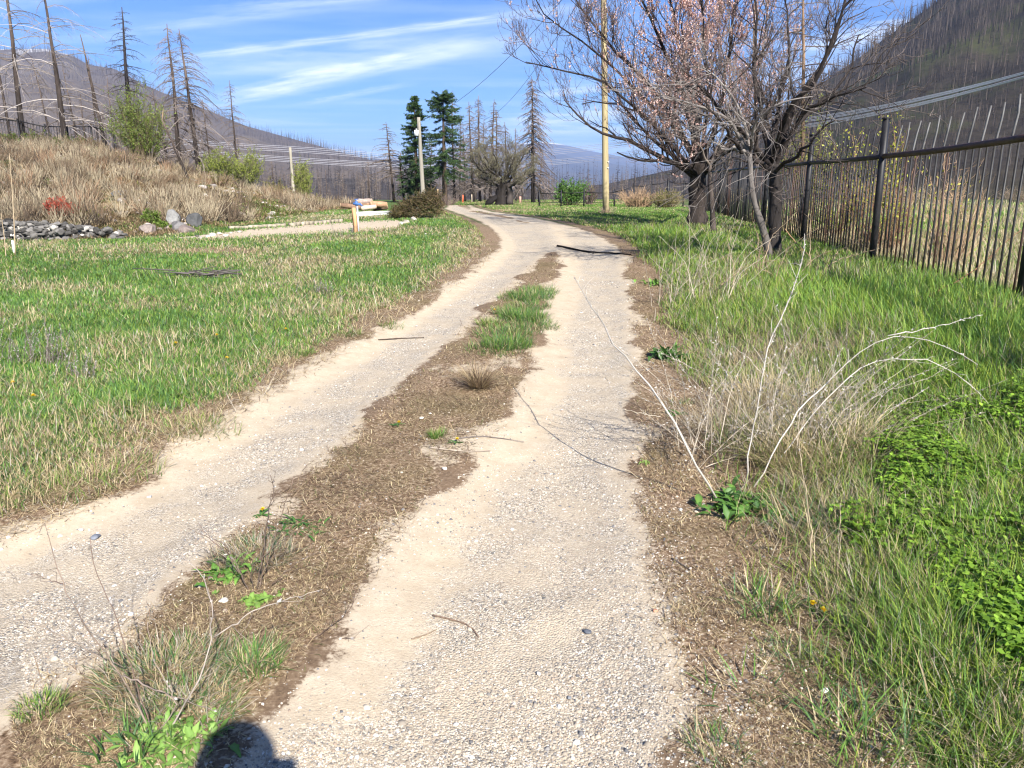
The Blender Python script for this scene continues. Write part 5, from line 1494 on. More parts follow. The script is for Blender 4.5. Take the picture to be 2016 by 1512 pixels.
# ------------------------------------------------------------------ grass
def blades(mb, P0, H, W, col, g, lean=.35, curve=.5, n=4, tipc=1.15, head=None):
    m = len(P0); az = g.random(m) * 6.283 if head is None else head
    s = np.linspace(0, 1, n)
    ln = np.abs(g.normal(0, lean, m)); cv = np.abs(g.normal(0, curve, m))
    hx = ln[:, None] * s + cv[:, None] * s ** 2
    L = np.sqrt(1 + (ln + cv)[:, None] ** 2 * .6)
    Pt = P0[:, None] + np.stack([np.cos(az)[:, None] * hx, np.sin(az)[:, None] * hx, s[None] * (1 - .25 * (cv[:, None] * s) ** 1.2).clip(.25)], -1) * (H[:, None, None] / L[..., None])
    sa = az + np.pi / 2 + g.normal(0, .5, m)
    S = np.stack([np.cos(sa), np.sin(sa), 0 * sa], -1)
    wd = np.array([.75, 1, .8, .45, .2])[:n] if n <= 5 else np.ones(n)
    c = col[:, None] * (np.linspace(.85, tipc, n))[None, :, None]
    mb.ribbons(Pt, W[:, None] * wd[None], S, c)


def pal3(g, m, pals, w):
    k = g.choice(len(pals), m, p=np.array(w) / sum(w)); f = g.random((m, 1))
    A = np.array([p[0] for p in pals])[k]; B = np.array([p[1] for p in pals])[k]
    return A * (1 - f) + B * f


FRESH = ((.055, .125, .022), (.165, .30, .06)); BLUE = ((.055, .12, .045), (.12, .22, .085)); YEL = ((.12, .19, .03), (.25, .33, .06))
STRAW = ((.32, .25, .13), (.58, .48, .29)); TAN = ((.25, .18, .10), (.46, .35, .21)); BRN = ((.10, .065, .04), (.25, .17, .11)); GREY = ((.30, .26, .20), (.50, .44, .35))


def scatter(g, n, q0, q1, y0, y1, pw=1.0):
    """points with density falling with distance, spread across a fan of bearings"""
    Y = y0 * (y1 / y0) ** (g.random(n) ** pw)
    X = g.uniform(q0, q1, n) * Y
    return X, Y


def at_xy(X, Y): return np.stack([X, Y, gz(X, Y)], -1)


g = R(600)
# meadow on the left
mb = MB()
X, Y = scatter(g, 860000, -.80, .10, 2.6, 34, .85)
z = zones(X, Y); br_ = np.clip(brownpatch(X, Y), 0, 1); pl_ = paleground(X, Y)
w_ = z['meadow'] * (1 - pl_) * np.where(Y > 24, .8, 1)
keep = g.random(len(X)) < w_ * (1 - .75 * br_) * np.clip(.6 + 1.6 * (fbm(X * 2.2, Y * 2.2, 3, 33) - .3), .15, 1)
X, Y = X[keep], Y[keep]; br_ = br_[keep]; m = len(X); P0 = at_xy(X, Y)
near_edge = np.exp(-((ev(E_LL, Y) - X - .25) / .32) ** 2)
dryp = np.clip(.10 + 1.4 * (fbm(X * .8, Y * .8, 4, 41) - .5) + .28 * near_edge + .6 * br_ + .25 * sm(9, 15, Y) * (fbm(X * .3, Y * .3, 2, 44) > .5), .03, .9)
dry = g.random(m) < dryp
cg = pal3(g, m, [FRESH, BLUE, YEL], [.5, .22, .28]) * (.8 + .5 * fbm(X * .5, Y * .5, 3, 47))[:, None]; cd_ = pal3(g, m, [STRAW, TAN, GREY], [.6, .25, .15])
col = np.where(dry[:, None], cd_, cg)
H = g.uniform(.04, .115, m) * (.7 + .7 * fbm(X * 1.1, Y * 1.1, 3, 51)) * (1 - .55 * near_edge); H = np.where(dry & (g.random(m) < .15), H * 1.7, H)
H = H * (1 - .35 * sm(7, 16, Y))
blades(mb, P0, H, .0012 + .00031 * Y, col, g, .5, .75, 4)
tag(mb.build('meadow_grass', M_GRASS), 'mixed green and straw coloured meadow grass beside the track', 'grass', None, 'stuff')
print('meadow', m)

# the far meadow beyond the bend
mb = MB(); X, Y = scatter(g, 260000, -.12, .42, 13, 76, 1.0); z = zones(X, Y)
w_ = np.where(z['dd'] > -.42, 0, 1) * (1 - z['bank']) * np.where((X > FX0 + FK * Y + .4) | ((X < ev(E_LL, Y) - .4) & (Y < 32)), 0, 1)
keep = g.random(len(X)) < w_; X, Y = X[keep], Y[keep]; m = len(X); P0 = at_xy(X, Y)
dry = g.random(m) < np.clip(.3 + 1.6 * (fbm(X * .25, Y * .25, 3, 61) - .5), .05, .9)
col = np.where(dry[:, None], pal3(g, m, [STRAW, TAN], [.6, .4]), pal3(g, m, [FRESH, YEL], [.6, .4]) * 1.1)
blades(mb, P0, g.uniform(.03, .085, m), .002 + .00030 * Y, col, g, .5, .7, 3)
tag(mb.build('far_grass', M_GRASS), 'short green grass of the far meadow around the bend', 'grass', None, 'stuff')

# verge on the right
mb = MB(); X, Y = scatter(g, 420000, .12, .82, 1.7, 20, .9); z = zones(X, Y); P0 = at_xy(X, Y)
px, py = proj(X, Y, P0[:, 2]); gx = lambda cx, cy_, rx, ry: np.exp(-((px - cx) / rx) ** 2 - ((py - cy_) / ry) ** 2)
stc = np.clip(1.0 * gx(1560, 800, 190, 120) + .7 * gx(1500, 690, 220, 70) + .55 * gx(1560, 1000, 130, 160) + .5 * gx(1380, 540, 120, 60), 0, 1)
lush = np.clip(gx(1640, 590, 260, 70) + .9 * gx(1900, 660, 180, 90) + .8 * gx(1300, 470, 120, 40) + .8 * gx(1950, 1080, 220, 330), 0, 1)
bare = np.clip(.9 * gx(1460, 1180, 160, 150) + .85 * gx(1400, 1400, 260, 120) + .95 * gx(1820, 1450, 330, 120), 0, 1)
clw = clover_w(X, Y, P0[:, 2])
dens = z['verge'] * (1 - .15 * clw) * np.clip(.45 + .55 * lush + .35 * stc - .62 * bare + 1.2 * z['n1'], .03, 1)
keep = (g.random(len(X)) < dens) & (z['dd'] < -.1) | (g.random(len(X)) < .035 * (px > 1390) * (Y < 4.5) * (z['dd'] < -.35))
X, Y, P0, stc, lush, bare, px = X[keep], Y[keep], P0[keep], stc[keep], lush[keep], bare[keep], px[keep]; m = len(X)
dry = g.random(m) < np.clip(.28 + .42 * stc - .22 * lush + .10 * bare + .8 * (fbm(X * 1.5, Y * 1.5, 3, 71) - .5), .04, .92)
cg = pal3(g, m, [FRESH, BLUE, YEL], [.5, .12, .38]) * (1.12 + .35 * lush)[:, None] * np.array([1.08, 1.0, .85])
col = np.where(dry[:, None], pal3(g, m, [STRAW, GREY, TAN], [.5, .3, .2]) * .9, cg)
H = g.uniform(.06, .2, m) * (.75 + .7 * lush + .45 * stc * dry - .25 * bare)
H = H * (1 - .25 * clover_w(X, Y, P0[:, 2]))
tang = stc * dry
blades(mb, P0, H * (1 - .2 * tang), (.0013 + .00028 * Y) * (1 - .25 * tang), col, g, .5 + .5 * tang, .7 + .7 * tang, 5)
tag(mb.build('verge_grass', M_GRASS), 'grass of the verge between the right track and the iron fence', 'grass', None, 'stuff')
print('verge', m)

# field beyond the iron fence
mb = MB(); X, Y = scatter(g, 160000, .30, 1.0, 5, 45, 1.0); z = zones(X, Y)
keep = (X > FX0 + FK * Y + .15) & (g.random(len(X)) < .8); X, Y = X[keep], Y[keep]; m = len(X); P0 = at_xy(X, Y)
dry = g.random(m) < np.clip(.42 + 1.3 * (fbm(X * .4, Y * .4, 3, 81) - .5) + .3 * np.exp(-((X - FX0 - FK * Y) / .8) ** 2), .1, .97)
col = np.where(dry[:, None], pal3(g, m, [STRAW, TAN, GREY], [.65, .2, .15]), pal3(g, m, [FRESH, YEL], [.5, .5]) * 1.25)
H = g.uniform(.08, .30, m) * np.where(dry, 1.15, .8)
blades(mb, P0, H, .002 + .0003 * Y, col, g, .3, .5, 4)
tag(mb.build('field_grass', M_GRASS), 'pale straw and green grass seen through the iron fence', 'grass', None, 'stuff')

# dry growth on the bank
mb = MB(); X, Y = scatter(g, 560000, -.86, -.18, 15, 47, 1.0); s, q = bank_s(X, Y)
clump = fbm(X * 1.1, Y * 1.1, 3, 91)
keep = (s > -.02) & (g.random(len(X)) < np.clip(.22 + 3.4 * (clump - .45), .02, 1)); X, Y, s, clump = X[keep], Y[keep], s[keep], clump[keep]; m = len(X); P0 = at_xy(X, Y)
hue = fbm(X * .33, Y * .33, 3, 95)
grn = g.random(m) < np.clip(2.2 * (hue - .52), 0, .6) + .30 * np.exp(-((Y - 30) / 4) ** 2) * (X < -14)
brn = g.random(m) < np.clip(3.2 * (fbm(X * .5, Y * .5, 3, 97) - .40), .1, .9)
col = np.where(grn[:, None], pal3(g, m, [YEL, FRESH], [.6, .4]) * .9, np.where(brn[:, None], pal3(g, m, [BRN, TAN, ((.22, .15, .09), (.38, .27, .17))], [.3, .45, .25]), pal3(g, m, [((.25, .18, .09), (.47, .36, .20)), TAN], [.6, .4])))
H = g.uniform(.05, .26, m) * (.5 + clump) * .52
az = np.where(g.random(m) < .6, g.normal(-1.2, .7, m), g.random(m) * 6.28)
blades(mb, P0, H, .002 + .00026 * Y, col * (.65 + .7 * fbm(X * .7, Y * .7, 3, 131))[:, None], g, 1.2, 1.1, 4, 1.1, az)
tag(mb.build('bank_grass', M_DRY), 'dry tan and brown grass covering the bank', 'grass', None, 'stuff')
print('bank', m)
# woody scrub all over the bank
mb = MB(); X, Y = scatter(g, 4200, -.82, -.2, 16, 44, 1.0); s, q = bank_s(X, Y)
k = (s > .02) & (g.random(len(X)) < np.clip(4 * (fbm(X * .35, Y * .35, 3, 141) - .42), .05, 1)); B = at_xy(X[k], Y[k]); nB = len(B); ns = 22
bi = np.repeat(np.arange(nB), ns); m = nB * ns; hh = g.uniform(.15, .6, nB)[bi] * g.uniform(.5, 1.1, m)
a = g.random(m) * 6.283; o1 = np.stack([np.cos(a), np.sin(a), 0 * a], -1) * g.uniform(.02, .22, m)[:, None]
P1 = B[bi] + o1 * .4; P3 = P1 + o1 * g.uniform(.6, 2.2, m)[:, None] + np.array([0, 0, 1.]) * hh[:, None]
P2 = (P1 + P3) / 2 + g.normal(0, .03, (m, 3))
ck = pal3(g, nB, [((.14, .10, .065), (.27, .20, .13)), ((.30, .25, .17), (.46, .38, .26)), ((.07, .055, .04), (.15, .11, .08)), ((.26, .16, .10), (.36, .23, .14))], [.35, .4, .15, .10])[bi] * g.uniform(.7, 1.3, (m, 1))
mb.tubes(np.stack([P1, P2, P3], 1), np.array([.008, .007, .003])[None], 3, ck, cap=False)
tag(mb.build('bank_undergrowth', M_DRY), 'low brown woody undergrowth over the bank', 'undergrowth', None, 'stuff')
print('scrub', nB)
# scattered stony scree on the bank
mb = MB(); gq = R(98); X, Y = scatter(gq, 2600, -.8, -.25, 16, 34, 1.0); s, q = bank_s(X, Y)
cl_ = fbm(X * .6, Y * .6, 3, 99); k = (s > .01) & (s < .7) & (cl_ > .50); P0 = at_xy(X[k], Y[k])[:700]
for p in P0: s_ = gq.uniform(.05, .22) * (1.4 if gq.random() < .1 else .8); rock(mb, p + [0, 0, s_ * .12], (s_ * 1.3, s_, s_ * .7), gq, np.array([.34, .30, .27]) * gq.uniform(.5, 1.5), S1)
tag(mb.build('scree', M_STONE), 'scattered rocks and rubble on the dry bank', 'rubble', None, 'stuff')

# sparse growth on the middle strip and shoulders: fine litter lying about
mb = MB(); X, Y = scatter(g, 520000, -.75, .62, 1.45, 15, .9); z = zones(X, Y)
w_ = np.clip(np.maximum(np.maximum(z['strip'], z['shoulder'] * .9), z['lshould'] * .8) * (1 - z['gravel']) + .8 * z['verge'] * (Y < 5) * (X > 0), 0, 1)
w_ = w_ * np.clip(.35 + 1.9 * (fbm(X * 4, Y * 4, 3, 105) - .35), .05, 1)
keep = g.random(len(X)) < w_; X, Y = X[keep], Y[keep]; m = len(X); P0 = at_xy(X, Y)
a = g.random(m) * 6.283; L = g.uniform(.006, .04, m) * (.8 + .09 * Y) * np.where(g.random(m) < .06, 2.5, 1); el = np.abs(g.normal(0, .32, m))
d = np.stack([np.cos(a) * np.cos(el), np.sin(a) * np.cos(el), np.sin(el)], -1); sd = np.stack([-np.sin(a), np.cos(a), 0 * a], -1)
st = np.linspace(0, 1, 3); Pt = P0[:, None] + d[:, None] * (L[:, None] * st)[..., None] + np.array([0, 0, .002]) + g.normal(0, .003, (m, 3, 3)) * st[None, :, None]
zz_ = zones(X, Y); vg = (zz_['verge'] > .4) | ((zz_['lshould'] > .35) & (g.random(m) < .6)); L = np.where(vg, L * 2.4, L)
st = np.linspace(0, 1, 3); Pt = P0[:, None] + d[:, None] * (L[:, None] * st)[..., None] + np.array([0, 0, .002]) + g.normal(0, .004, (m, 3, 3)) * st[None, :, None]
col = pal3(g, m, [BRN, ((.055, .035, .022), (.13, .085, .055)), TAN, STRAW, ((.08, .09, .03), (.16, .17, .06))], [.34, .15, .28, .18, .05])
col = np.where((vg & (g.random(m) < .7))[:, None], pal3(g, m, [STRAW, GREY, TAN], [.4, .3, .3]), col)
col = col * (.62 + 1.05 * fbm(X * 1.6, Y * 1.6, 4, 151))[:, None]
mb.ribbons(Pt, (.0006 + .00020 * Y)[:, None] * np.array([1, .9, .5])[None], sd, col)
tag(mb.build('dead_litter', M_DRY), 'fine brown dead moss and litter on the strip between the wheel tracks', 'litter', None, 'stuff')
print('litter', m)

# gravel: loose pebbles over the tracks
mb = MB(); X, Y = scatter(g, 520000, -.72, .62, 1.5, 12, 1.15); z = zones(X, Y)
w_ = np.clip(z['gravel'] + .18 * z['sand'] + .42 * z['moss'] * (X > .3) * (Y < 7) + .12 * z['moss'] + .2 * z['verge'] * (Y < 4) * (X > 0), 0, 1) * np.clip(.15 + 2.2 * (fbm(X * 2.6, Y * 2.6, 3, 111) - .38), .06, 1)
keep = g.random(len(X)) < w_; X, Y = X[keep], Y[keep]; m = len(X); P0 = at_xy(X, Y)
ov = np.array([(1, 0, 0), (0, 1, 0), (-1, 0, 0), (0, -1, 0), (.45, .45, .8), (-.5, .3, .75), (0, -.5, .8)], float)
of = np.array([(0, 1, 4), (1, 2, 5), (1, 5, 4), (2, 3, 6), (2, 6, 5), (3, 0, 6), (0, 4, 6), (4, 5, 6)])
sz = np.exp(g.normal(math.log(.0021), .5, m)) * (1 + .10 * Y); sz = np.clip(sz, .001, .016)
a = g.random(m) * 6.283; ca, sa = np.cos(a), np.sin(a); el = g.uniform(.6, 1, m)
V = ov[None] * sz[:, None, None] * g.uniform(.75, 1.25, (m, 7, 3)) * np.stack([np.ones(m), el, g.uniform(.5, .9, m)], -1)[:, None]
V = np.stack([V[..., 0] * ca[:, None] - V[..., 1] * sa[:, None], V[..., 0] * sa[:, None] + V[..., 1] * ca[:, None], V[..., 2]], -1) + P0[:, None] + [0, 0, -.0005]
pal = np.array([(.46, .39, .30), (.58, .51, .41), (.32, .275, .22), (.67, .61, .53), (.38, .30, .23), (.17, .165, .165), (.78, .74, .67), (.24, .225, .21)])
col = pal[g.choice(8, m, p=[.24, .17, .17, .09, .12, .09, .04, .08])] * g.uniform(.8, 1.15, (m, 1))
mb.add(V, None, of[None] + (np.arange(m) * 7)[:, None, None], np.repeat(col, 7, axis=0))
tag(mb.build('gravel', M_DRY), 'loose pebbles and gravel over the wheel tracks', 'gravel', None, 'stuff')
print('gravel', m)

# clover patch
mb = MB(); X, Y = scatter(g, 70000, .36, .85, 1.9, 6.5, .8); P0 = at_xy(X, Y); z = zones(X, Y)
w_ = np.clip(clover_w(X, Y, P0[:, 2]) * 1.3 + 2.2 * (fbm(X * 2.2, Y * 2.2, 4, 125) - .62), 0, 1) * z['verge'] * np.clip(.12 + 3.2 * (fbm(X * 3.5, Y * 3.5, 3, 121) - .42), .03, 1)
keep = g.random(len(X)) < w_; P0 = P0[keep]; m = len(P0)
hh = g.uniform(.02, .10, m) * (.6 + .9 * fbm(P0[:, 0] * 2, P0[:, 1] * 2, 2, 123)); tp = P0 + np.stack([g.normal(0, .02, m), g.normal(0, .02, m), hh], -1)
sp_ = g.random(m) < .5; br3 = (.65 + .7 * fbm(P0[:, 0] * 5, P0[:, 1] * 5, 2, 127))[:, None] * np.where(g.random(m) < .05, 1.5, 1)[:, None]
mb.tubes(np.stack([P0, (P0 + tp) / 2, tp], 1)[sp_], .0011, 3, (.10, .17, .035), cap=False)
a0 = g.random(m) * 6.283; tilt = g.uniform(-.5, .35, m)
for k in range(3):
    a = a0 + k * 2.094; dv = np.stack([np.cos(a) * np.cos(tilt), np.sin(a) * np.cos(tilt), np.sin(tilt) + g.normal(0, .15, m)], -1); sv = np.stack([-np.sin(a), np.cos(a), g.normal(0, .25, m)], -1)
    f = g.random((m, 1)); c = np.array([.085, .175, .014]) * (1 - f) + np.array([.25, .40, .045]) * f
    mb.kites(tp, nrm(dv), nrm(sv), g.uniform(.010, .034, m), g.uniform(.005, .013, m), c * br3, .25)
tag(mb.build('clover_patch', M_LEAF), 'bright green clover patch in the corner of the verge', 'ground cover', None, 'stuff')
print('clover', m)


# ------------------------------------------------------------------ single plants near the camera
def leafstrip(mb, p, az, L, W, up, droop, col, g, n=7, fold=.35):
    s = np.linspace(0, 1, n); hx = L * (s * math.cos(up) + .0 * s); hz = L * (s * math.sin(up) - droop * s ** 2)
    c = np.stack([math.cos(az) * hx, math.sin(az) * hx, hz], -1) + p
    sd = np.array([-math.sin(az), math.cos(az), 0]); wd = W * np.sin(np.pi * (s ** .75 * .93 + .05)) * (1 + .18 * np.sin(s * 17 + g.random() * 6)); wd[0] = W * .12; wd[-1] = W * .04
    wav = .12 * W * np.sin(s * 14 + g.random() * 6)
    Lf = c - sd * wd[:, None] + np.array([0, 0, 1.]) * (wd * fold + wav)[:, None]; Rt = c + sd * wd[:, None] + np.array([0, 0, 1.]) * (wd * fold - wav)[:, None]
    V = np.stack([Lf, c, Rt], 1).reshape(-1, 3); i = np.arange(n - 1) * 3
    Q = np.concatenate([np.stack([i, i + 1, i + 4, i + 3], -1), np.stack([i + 1, i + 2, i + 5, i + 4], -1)])
    cc = np.tile(np.array(col), (n * 3, 1)); cc[1::3] = cc[1::3] * 1.25 + .02
    mb.add(V, Q, None, cc)


def rosette(name, label, cat, px, py, nl, L, W, seed, up=(.3, 1.1), c0=(.06, .15, .018), c1=(.17, .33, .05), spread=.04, mb=None):
    g = R(seed); p = at(px, py); own = mb is None; mb = mb or MB()
    for i in range(nl):
        f = g.random(); col = np.array(c0) * (1 - f) + np.array(c1) * f
        leafstrip(mb, np.array([g.normal(0, spread), g.normal(0, spread), .002]), g.random() * 6.283, L * g.uniform(.55, 1.15), W * g.uniform(.7, 1.2), g.uniform(*up), g.uniform(.2, .75), col, g)
    o = tag(mb.build(name, M_LEAF, None, smooth=True), label, cat); o.location = [float(v) for v in p]; return o


DARK = dict(c0=(.03, .085, .012), c1=(.09, .20, .035))
rosette('dock_plant', 'dark green dock plant growing from the bare soil beside the right track', 'plant', 1316, 706, 60, .20, .026, 1, (.4, 1.2), spread=.07, **DARK)
rosette('dock_plant', 'green dock plant at the root of the white canes', 'plant', 1460, 1000, 95, .125, .018, 2, (.3, 1.25), spread=.09, c0=(.035, .10, .014), c1=(.13, .26, .04))
rosette('dock_plant', 'bright fresh green rosette at the bottom edge of the middle strip', 'plant', 345, 1472, 130, .08, .0105, 3, (.3, 1.2), spread=.06, c0=(.10, .20, .03), c1=(.25, .40, .09))
rosette('dock_plant', 'green leafy plant under the dry weed on the middle strip', 'plant', 455, 1128, 60, .085, .012, 4, (.2, 1.1), spread=.05)
rosette('dock_plant', 'small bright green rosette just below the leafy one on the middle strip', 'plant', 508, 1190, 44, .065, .011, 5, (.15, .9), spread=.03, c0=(.11, .21, .03), c1=(.24, .38, .08))
rosette('dock_plant', 'ferny green plant at the outer edge of the middle strip', 'plant', 592, 1042, 60, .085, .005, 6, (.1, .8), spread=.06, **DARK)
rosette('dock_plant', 'small dandelion rosette alone on the verge soil', 'plant', 1330, 815, 16, .09, .010, 7, (.1, .8), spread=.03, **DARK)
rosette('dock_plant', 'tiny yellow green seedling on the soil near the dock', 'plant', 1272, 912, 12, .05, .006, 8, (.3, 1.1), spread=.012, c0=(.12, .2, .03), c1=(.25, .35, .08))
rosette('dock_plant', 'leafy green weed at the foot of the dry canes near the tree', 'plant', 1285, 560, 30, .16, .022, 9, (.4, 1.2), spread=.08)
rosette('dock_plant', 'broad leaved green plant at the lower corner of the clover', 'plant', 2000, 1290, 30, .12, .022, 10, (.3, 1.1), spread=.06, c0=(.06, .15, .012), c1=(.17, .33, .04))


def tuft(label, px, py, nb, H, W, rad, seed, pals, wts, cat='grass tuft', lean=.55, curve=.7, name='grass_tuft'):
    g = R(seed); p = at(px, py); mb = MB(); r = np.sqrt(g.random(nb)) * rad; a = g.random(nb) * 6.283
    P0 = np.stack([np.cos(a) * r, np.sin(a) * r, 0 * r], -1)
    zz = gz(P0[:, 0] + p[0], P0[:, 1] + p[1]) - p[2]; P0[:, 2] = zz
    blades(mb, P0, H * g.uniform(.45, 1.1, nb), np.full(nb, W), pal3(g, nb, pals, wts), g, lean, curve, 5, 1.15, np.where(g.random(nb) < .7, a + g.normal(0, .6, nb), g.random(nb) * 6.28))
    o = tag(mb.build(name, M_GRASS), label, cat); o.location = [float(v) for v in p]; return o


tuft('thick green grass tuft at the near end of the green patch on the middle strip', 1000, 680, 800, .13, .0026, .24, 21, [FRESH, BLUE, YEL, STRAW], [.5, .3, .15, .05])
tuft('tall green grass tuft half way along the green patch on the middle strip', 1030, 628, 800, .14, .0028, .28, 22, [FRESH, BLUE, YEL, STRAW], [.55, .25, .15, .05])
tuft('green grass tuft at the far end of the green patch on the middle strip', 1046, 588, 700, .13, .003, .3, 23, [FRESH, BLUE, STRAW], [.6, .25, .15])
tuft('yellowish grass tuft between the green patch and the meadow track', 965, 640, 350, .10, .003, .14, 24, [YEL, FRESH, STRAW], [.4, .3, .3])
for i, (px, py) in enumerate([(1018, 655), (985, 662), (1040, 605), (1012, 615), (1060, 575), (1022, 590), (978, 690), (1052, 640)]):
    tuft(['low green tuft in the middle of the green patch', 'low green tuft on the meadow side of the green patch', 'small tuft towards the far end of the green patch', 'small tuft on the inner side of the green patch', 'farthest little tuft of the green patch', 'pale little tuft between the larger ones of the green patch', 'nearest little tuft of the green patch', 'little tuft on the right track side of the green patch'][i], px, py, 420, .11, .0026, .28, 140 + i, [FRESH, BLUE, YEL, STRAW], [.4, .25, .15, .2], lean=.8)
tuft('dry brown sunburst tuft lying on the middle strip', 942, 762, 420, .26, .0022, .06, 25, [TAN, BRN, STRAW], [.45, .4, .15], lean=1.4, curve=.5)
tuft('small green tuft above the dandelion on the middle strip', 858, 862, 200, .07, .0018, .05, 26, [FRESH, YEL, STRAW], [.5, .3, .2])
tuft('ragged tuft of grey green and straw grass on the near middle strip', 330, 1330, 1500, .085, .0014, .21, 27, [STRAW, GREY, BLUE, FRESH, TAN], [.3, .25, .15, .15, .15], lean=1.3, curve=1.0)
tuft('ragged straw tuft lower on the near middle strip', 360, 1410, 900, .075, .0014, .16, 28, [STRAW, GREY, BLUE, FRESH], [.32, .24, .2, .24], lean=1.3, curve=1.0)
tuft('green and straw tuft at the sandy edge of the near middle strip', 500, 1310, 420, .09, .0017, .09, 29, [FRESH, BLUE, STRAW], [.4, .25, .35], lean=.7)
tuft('dry tuft round the stems of the dark weed', 500, 1100, 800, .09, .0013, .16, 30, [GREY, STRAW, BRN, BLUE], [.35, .25, .2, .2], lean=1.2, curve=1.0)
tuft('small green tuft on the mossy soil near the edge of the frame', 85, 1400, 260, .05, .0014, .07, 31, [YEL, FRESH, STRAW], [.4, .4, .2])
tuft('coarse blue green grass blades beside the fresh rosette', 245, 1492, 45, .12, .003, .08, 32, [BLUE, FRESH], [.6, .4], lean=.5)
for i, (px, py, nb, H, lab) in enumerate([(1500, 1200, 160, .15, 'blue green tuft at the bare edge of the verge'), (1610, 1320, 200, .09, 'low mossy green tuft below the dandelions'), (1540, 1300, 170, .07, 'yellowish low tuft left of the mossy one'),
                                          (1410, 1480, 150, .08, 'short green tuft at the very bottom of the verge'), (1830, 1340, 170, .19, 'tall coarse grass tuft near the lower corner'), (1690, 1450, 140, .17, 'coarse grass tuft at the lower edge of the verge'),
                                          (1930, 1440, 120, .2, 'coarse broad bladed tuft in the corner of the verge'), (1600, 1060, 150, .22, 'upright coarse tuft between the dock and the clover'), (1750, 1230, 160, .17, 'coarse tuft at the edge of the clover'), (1460, 1370, 60, .13, 'thin sprawling tuft on the bare verge soil'),
                                          (1340, 800, 120, .08, 'little green tuft beside the dandelion rosette')]):
    tuft(lab, px, py, int(nb * .6), H, .0026 if H > .12 else .0014, .13 if H > .12 else .09, 40 + i, [FRESH, BLUE, YEL, STRAW], [.36, .28, .1, .26], lean=.9, curve=.9)
for i, (px, py, nb, lab) in enumerate([(235, 930, 420, 'flattened straw tuft at the near edge of the meadow'), (150, 960, 420, 'matted straw tuft by the frame edge of the meadow'), (40, 985, 380, 'yellowish matted tuft at the corner of the meadow track'), (400, 845, 300, 'straw tuft leaning over the track edge'), (590, 700, 240, 'dark green tuft on the sandy edge of the meadow track'), (350, 850, 260, 'pale straw tuft creeping on to the track'),
                                       (690, 660, 160, 'small dark tuft on the sandy shoulder'), (770, 645, 120, 'tiny dark tuft on the sandy shoulder farther on')]):
    tuft(lab, px, py, nb, .10, .0020, .24 if nb > 250 else .12, 60 + i, [STRAW, TAN, YEL, FRESH], [.4, .2, .2, .2] if 'dark' not in lab else [.05, .15, .2, .6], lean=1.0, curve=.7)


tuft('broad clump of drooping straw grass below the arching canes', 1610, 905, 1500, .34, .0022, .34, 170, [STRAW, YEL], [.85, .15], lean=.8, curve=1.3)
tuft('straw grass clump behind the upright white cane', 1530, 800, 1100, .30, .0022, .36, 171, [STRAW, GREY, TAN], [.65, .25, .1], lean=.7, curve=1.2)
tuft('straw grass clump nearest the track under the dead shrub', 1440, 850, 700, .26, .002, .26, 172, [STRAW, GREY, BRN], [.55, .3, .15], lean=.8, curve=1.2)


def dandelion(label, px, py, h, seed, s=.017):
    g = R(seed); p = at(px, py); t = thing('dandelion', label, 'flower', p, 'yellow dandelions')
    hd = np.array([g.normal(0, .01), g.normal(0, .01), h]); mb = MB(); mb.tubes(polyl([(0, 0, 0), hd * .55 + [.004, 0, 0], hd], 6)[None], .0016, 5, (.16, .2, .06)); mb.build('stem', M_LEAF, t)
    mb = MB(); m = 90; a = g.random(m) * 6.283; el = g.uniform(-.05, 1.35, m); dv = np.stack([np.cos(a) * np.cos(el), np.sin(a) * np.cos(el), np.sin(el)], -1); sv = np.stack([-np.sin(a), np.cos(a), 0 * a], -1)
    mb.kites(np.tile(hd, (m, 1)), dv, sv, s * g.uniform(.7, 1.05, m) * (1 - .35 * el / 1.4), s * .14, np.array([.85, .62, .015]) * g.uniform(.8, 1.1, (m, 1)))
    mb.build('flower_head', M_LEAF, t)
    mb = MB()
    for k in range(7): leafstrip(mb, np.array([0, 0, .003]), g.random() * 6.28, g.uniform(.04, .075), .008, g.uniform(.1, .6), .3, np.array([.06, .14, .025]) * g.uniform(.8, 1.4), g)
    mb.build('leaves', M_LEAF, t)


for i, (px, py, h, lab) in enumerate([(515, 1016, .035, 'dandelion beside the dark dry weed on the middle strip'), (898, 876, .025, 'dandelion low on the middle strip below the dry sunburst tuft'), (780, 838, .02, 'small dandelion at the meadow side of the middle strip'),
                                      (1606, 1205, .035, 'upper one of two dandelions on the verge'), (1627, 1222, .035, 'lower one of two dandelions on the verge'), (67, 800, .08, 'dandelion in the meadow near the picture edge'),
                                      (352, 692, .08, 'pale dandelion in the meadow grass between the pairs'), (428, 680, .09, 'dandelion in the middle of the meadow grass'), (450, 720, .07, 'dandelion nearest the straw edge of the meadow'), (565, 668, .09, 'dandelion in the meadow above the dark tuft'), (24, 772, .07, 'dandelion at the extreme edge of the meadow'), (765, 528, .08, 'far dandelion in the meadow near the track'), (978, 620, .05, 'dandelion in the yellowish tuft on the strip')]):
    dandelion(lab, px, py, h, 80 + i, .017 if py > 800 else .024)


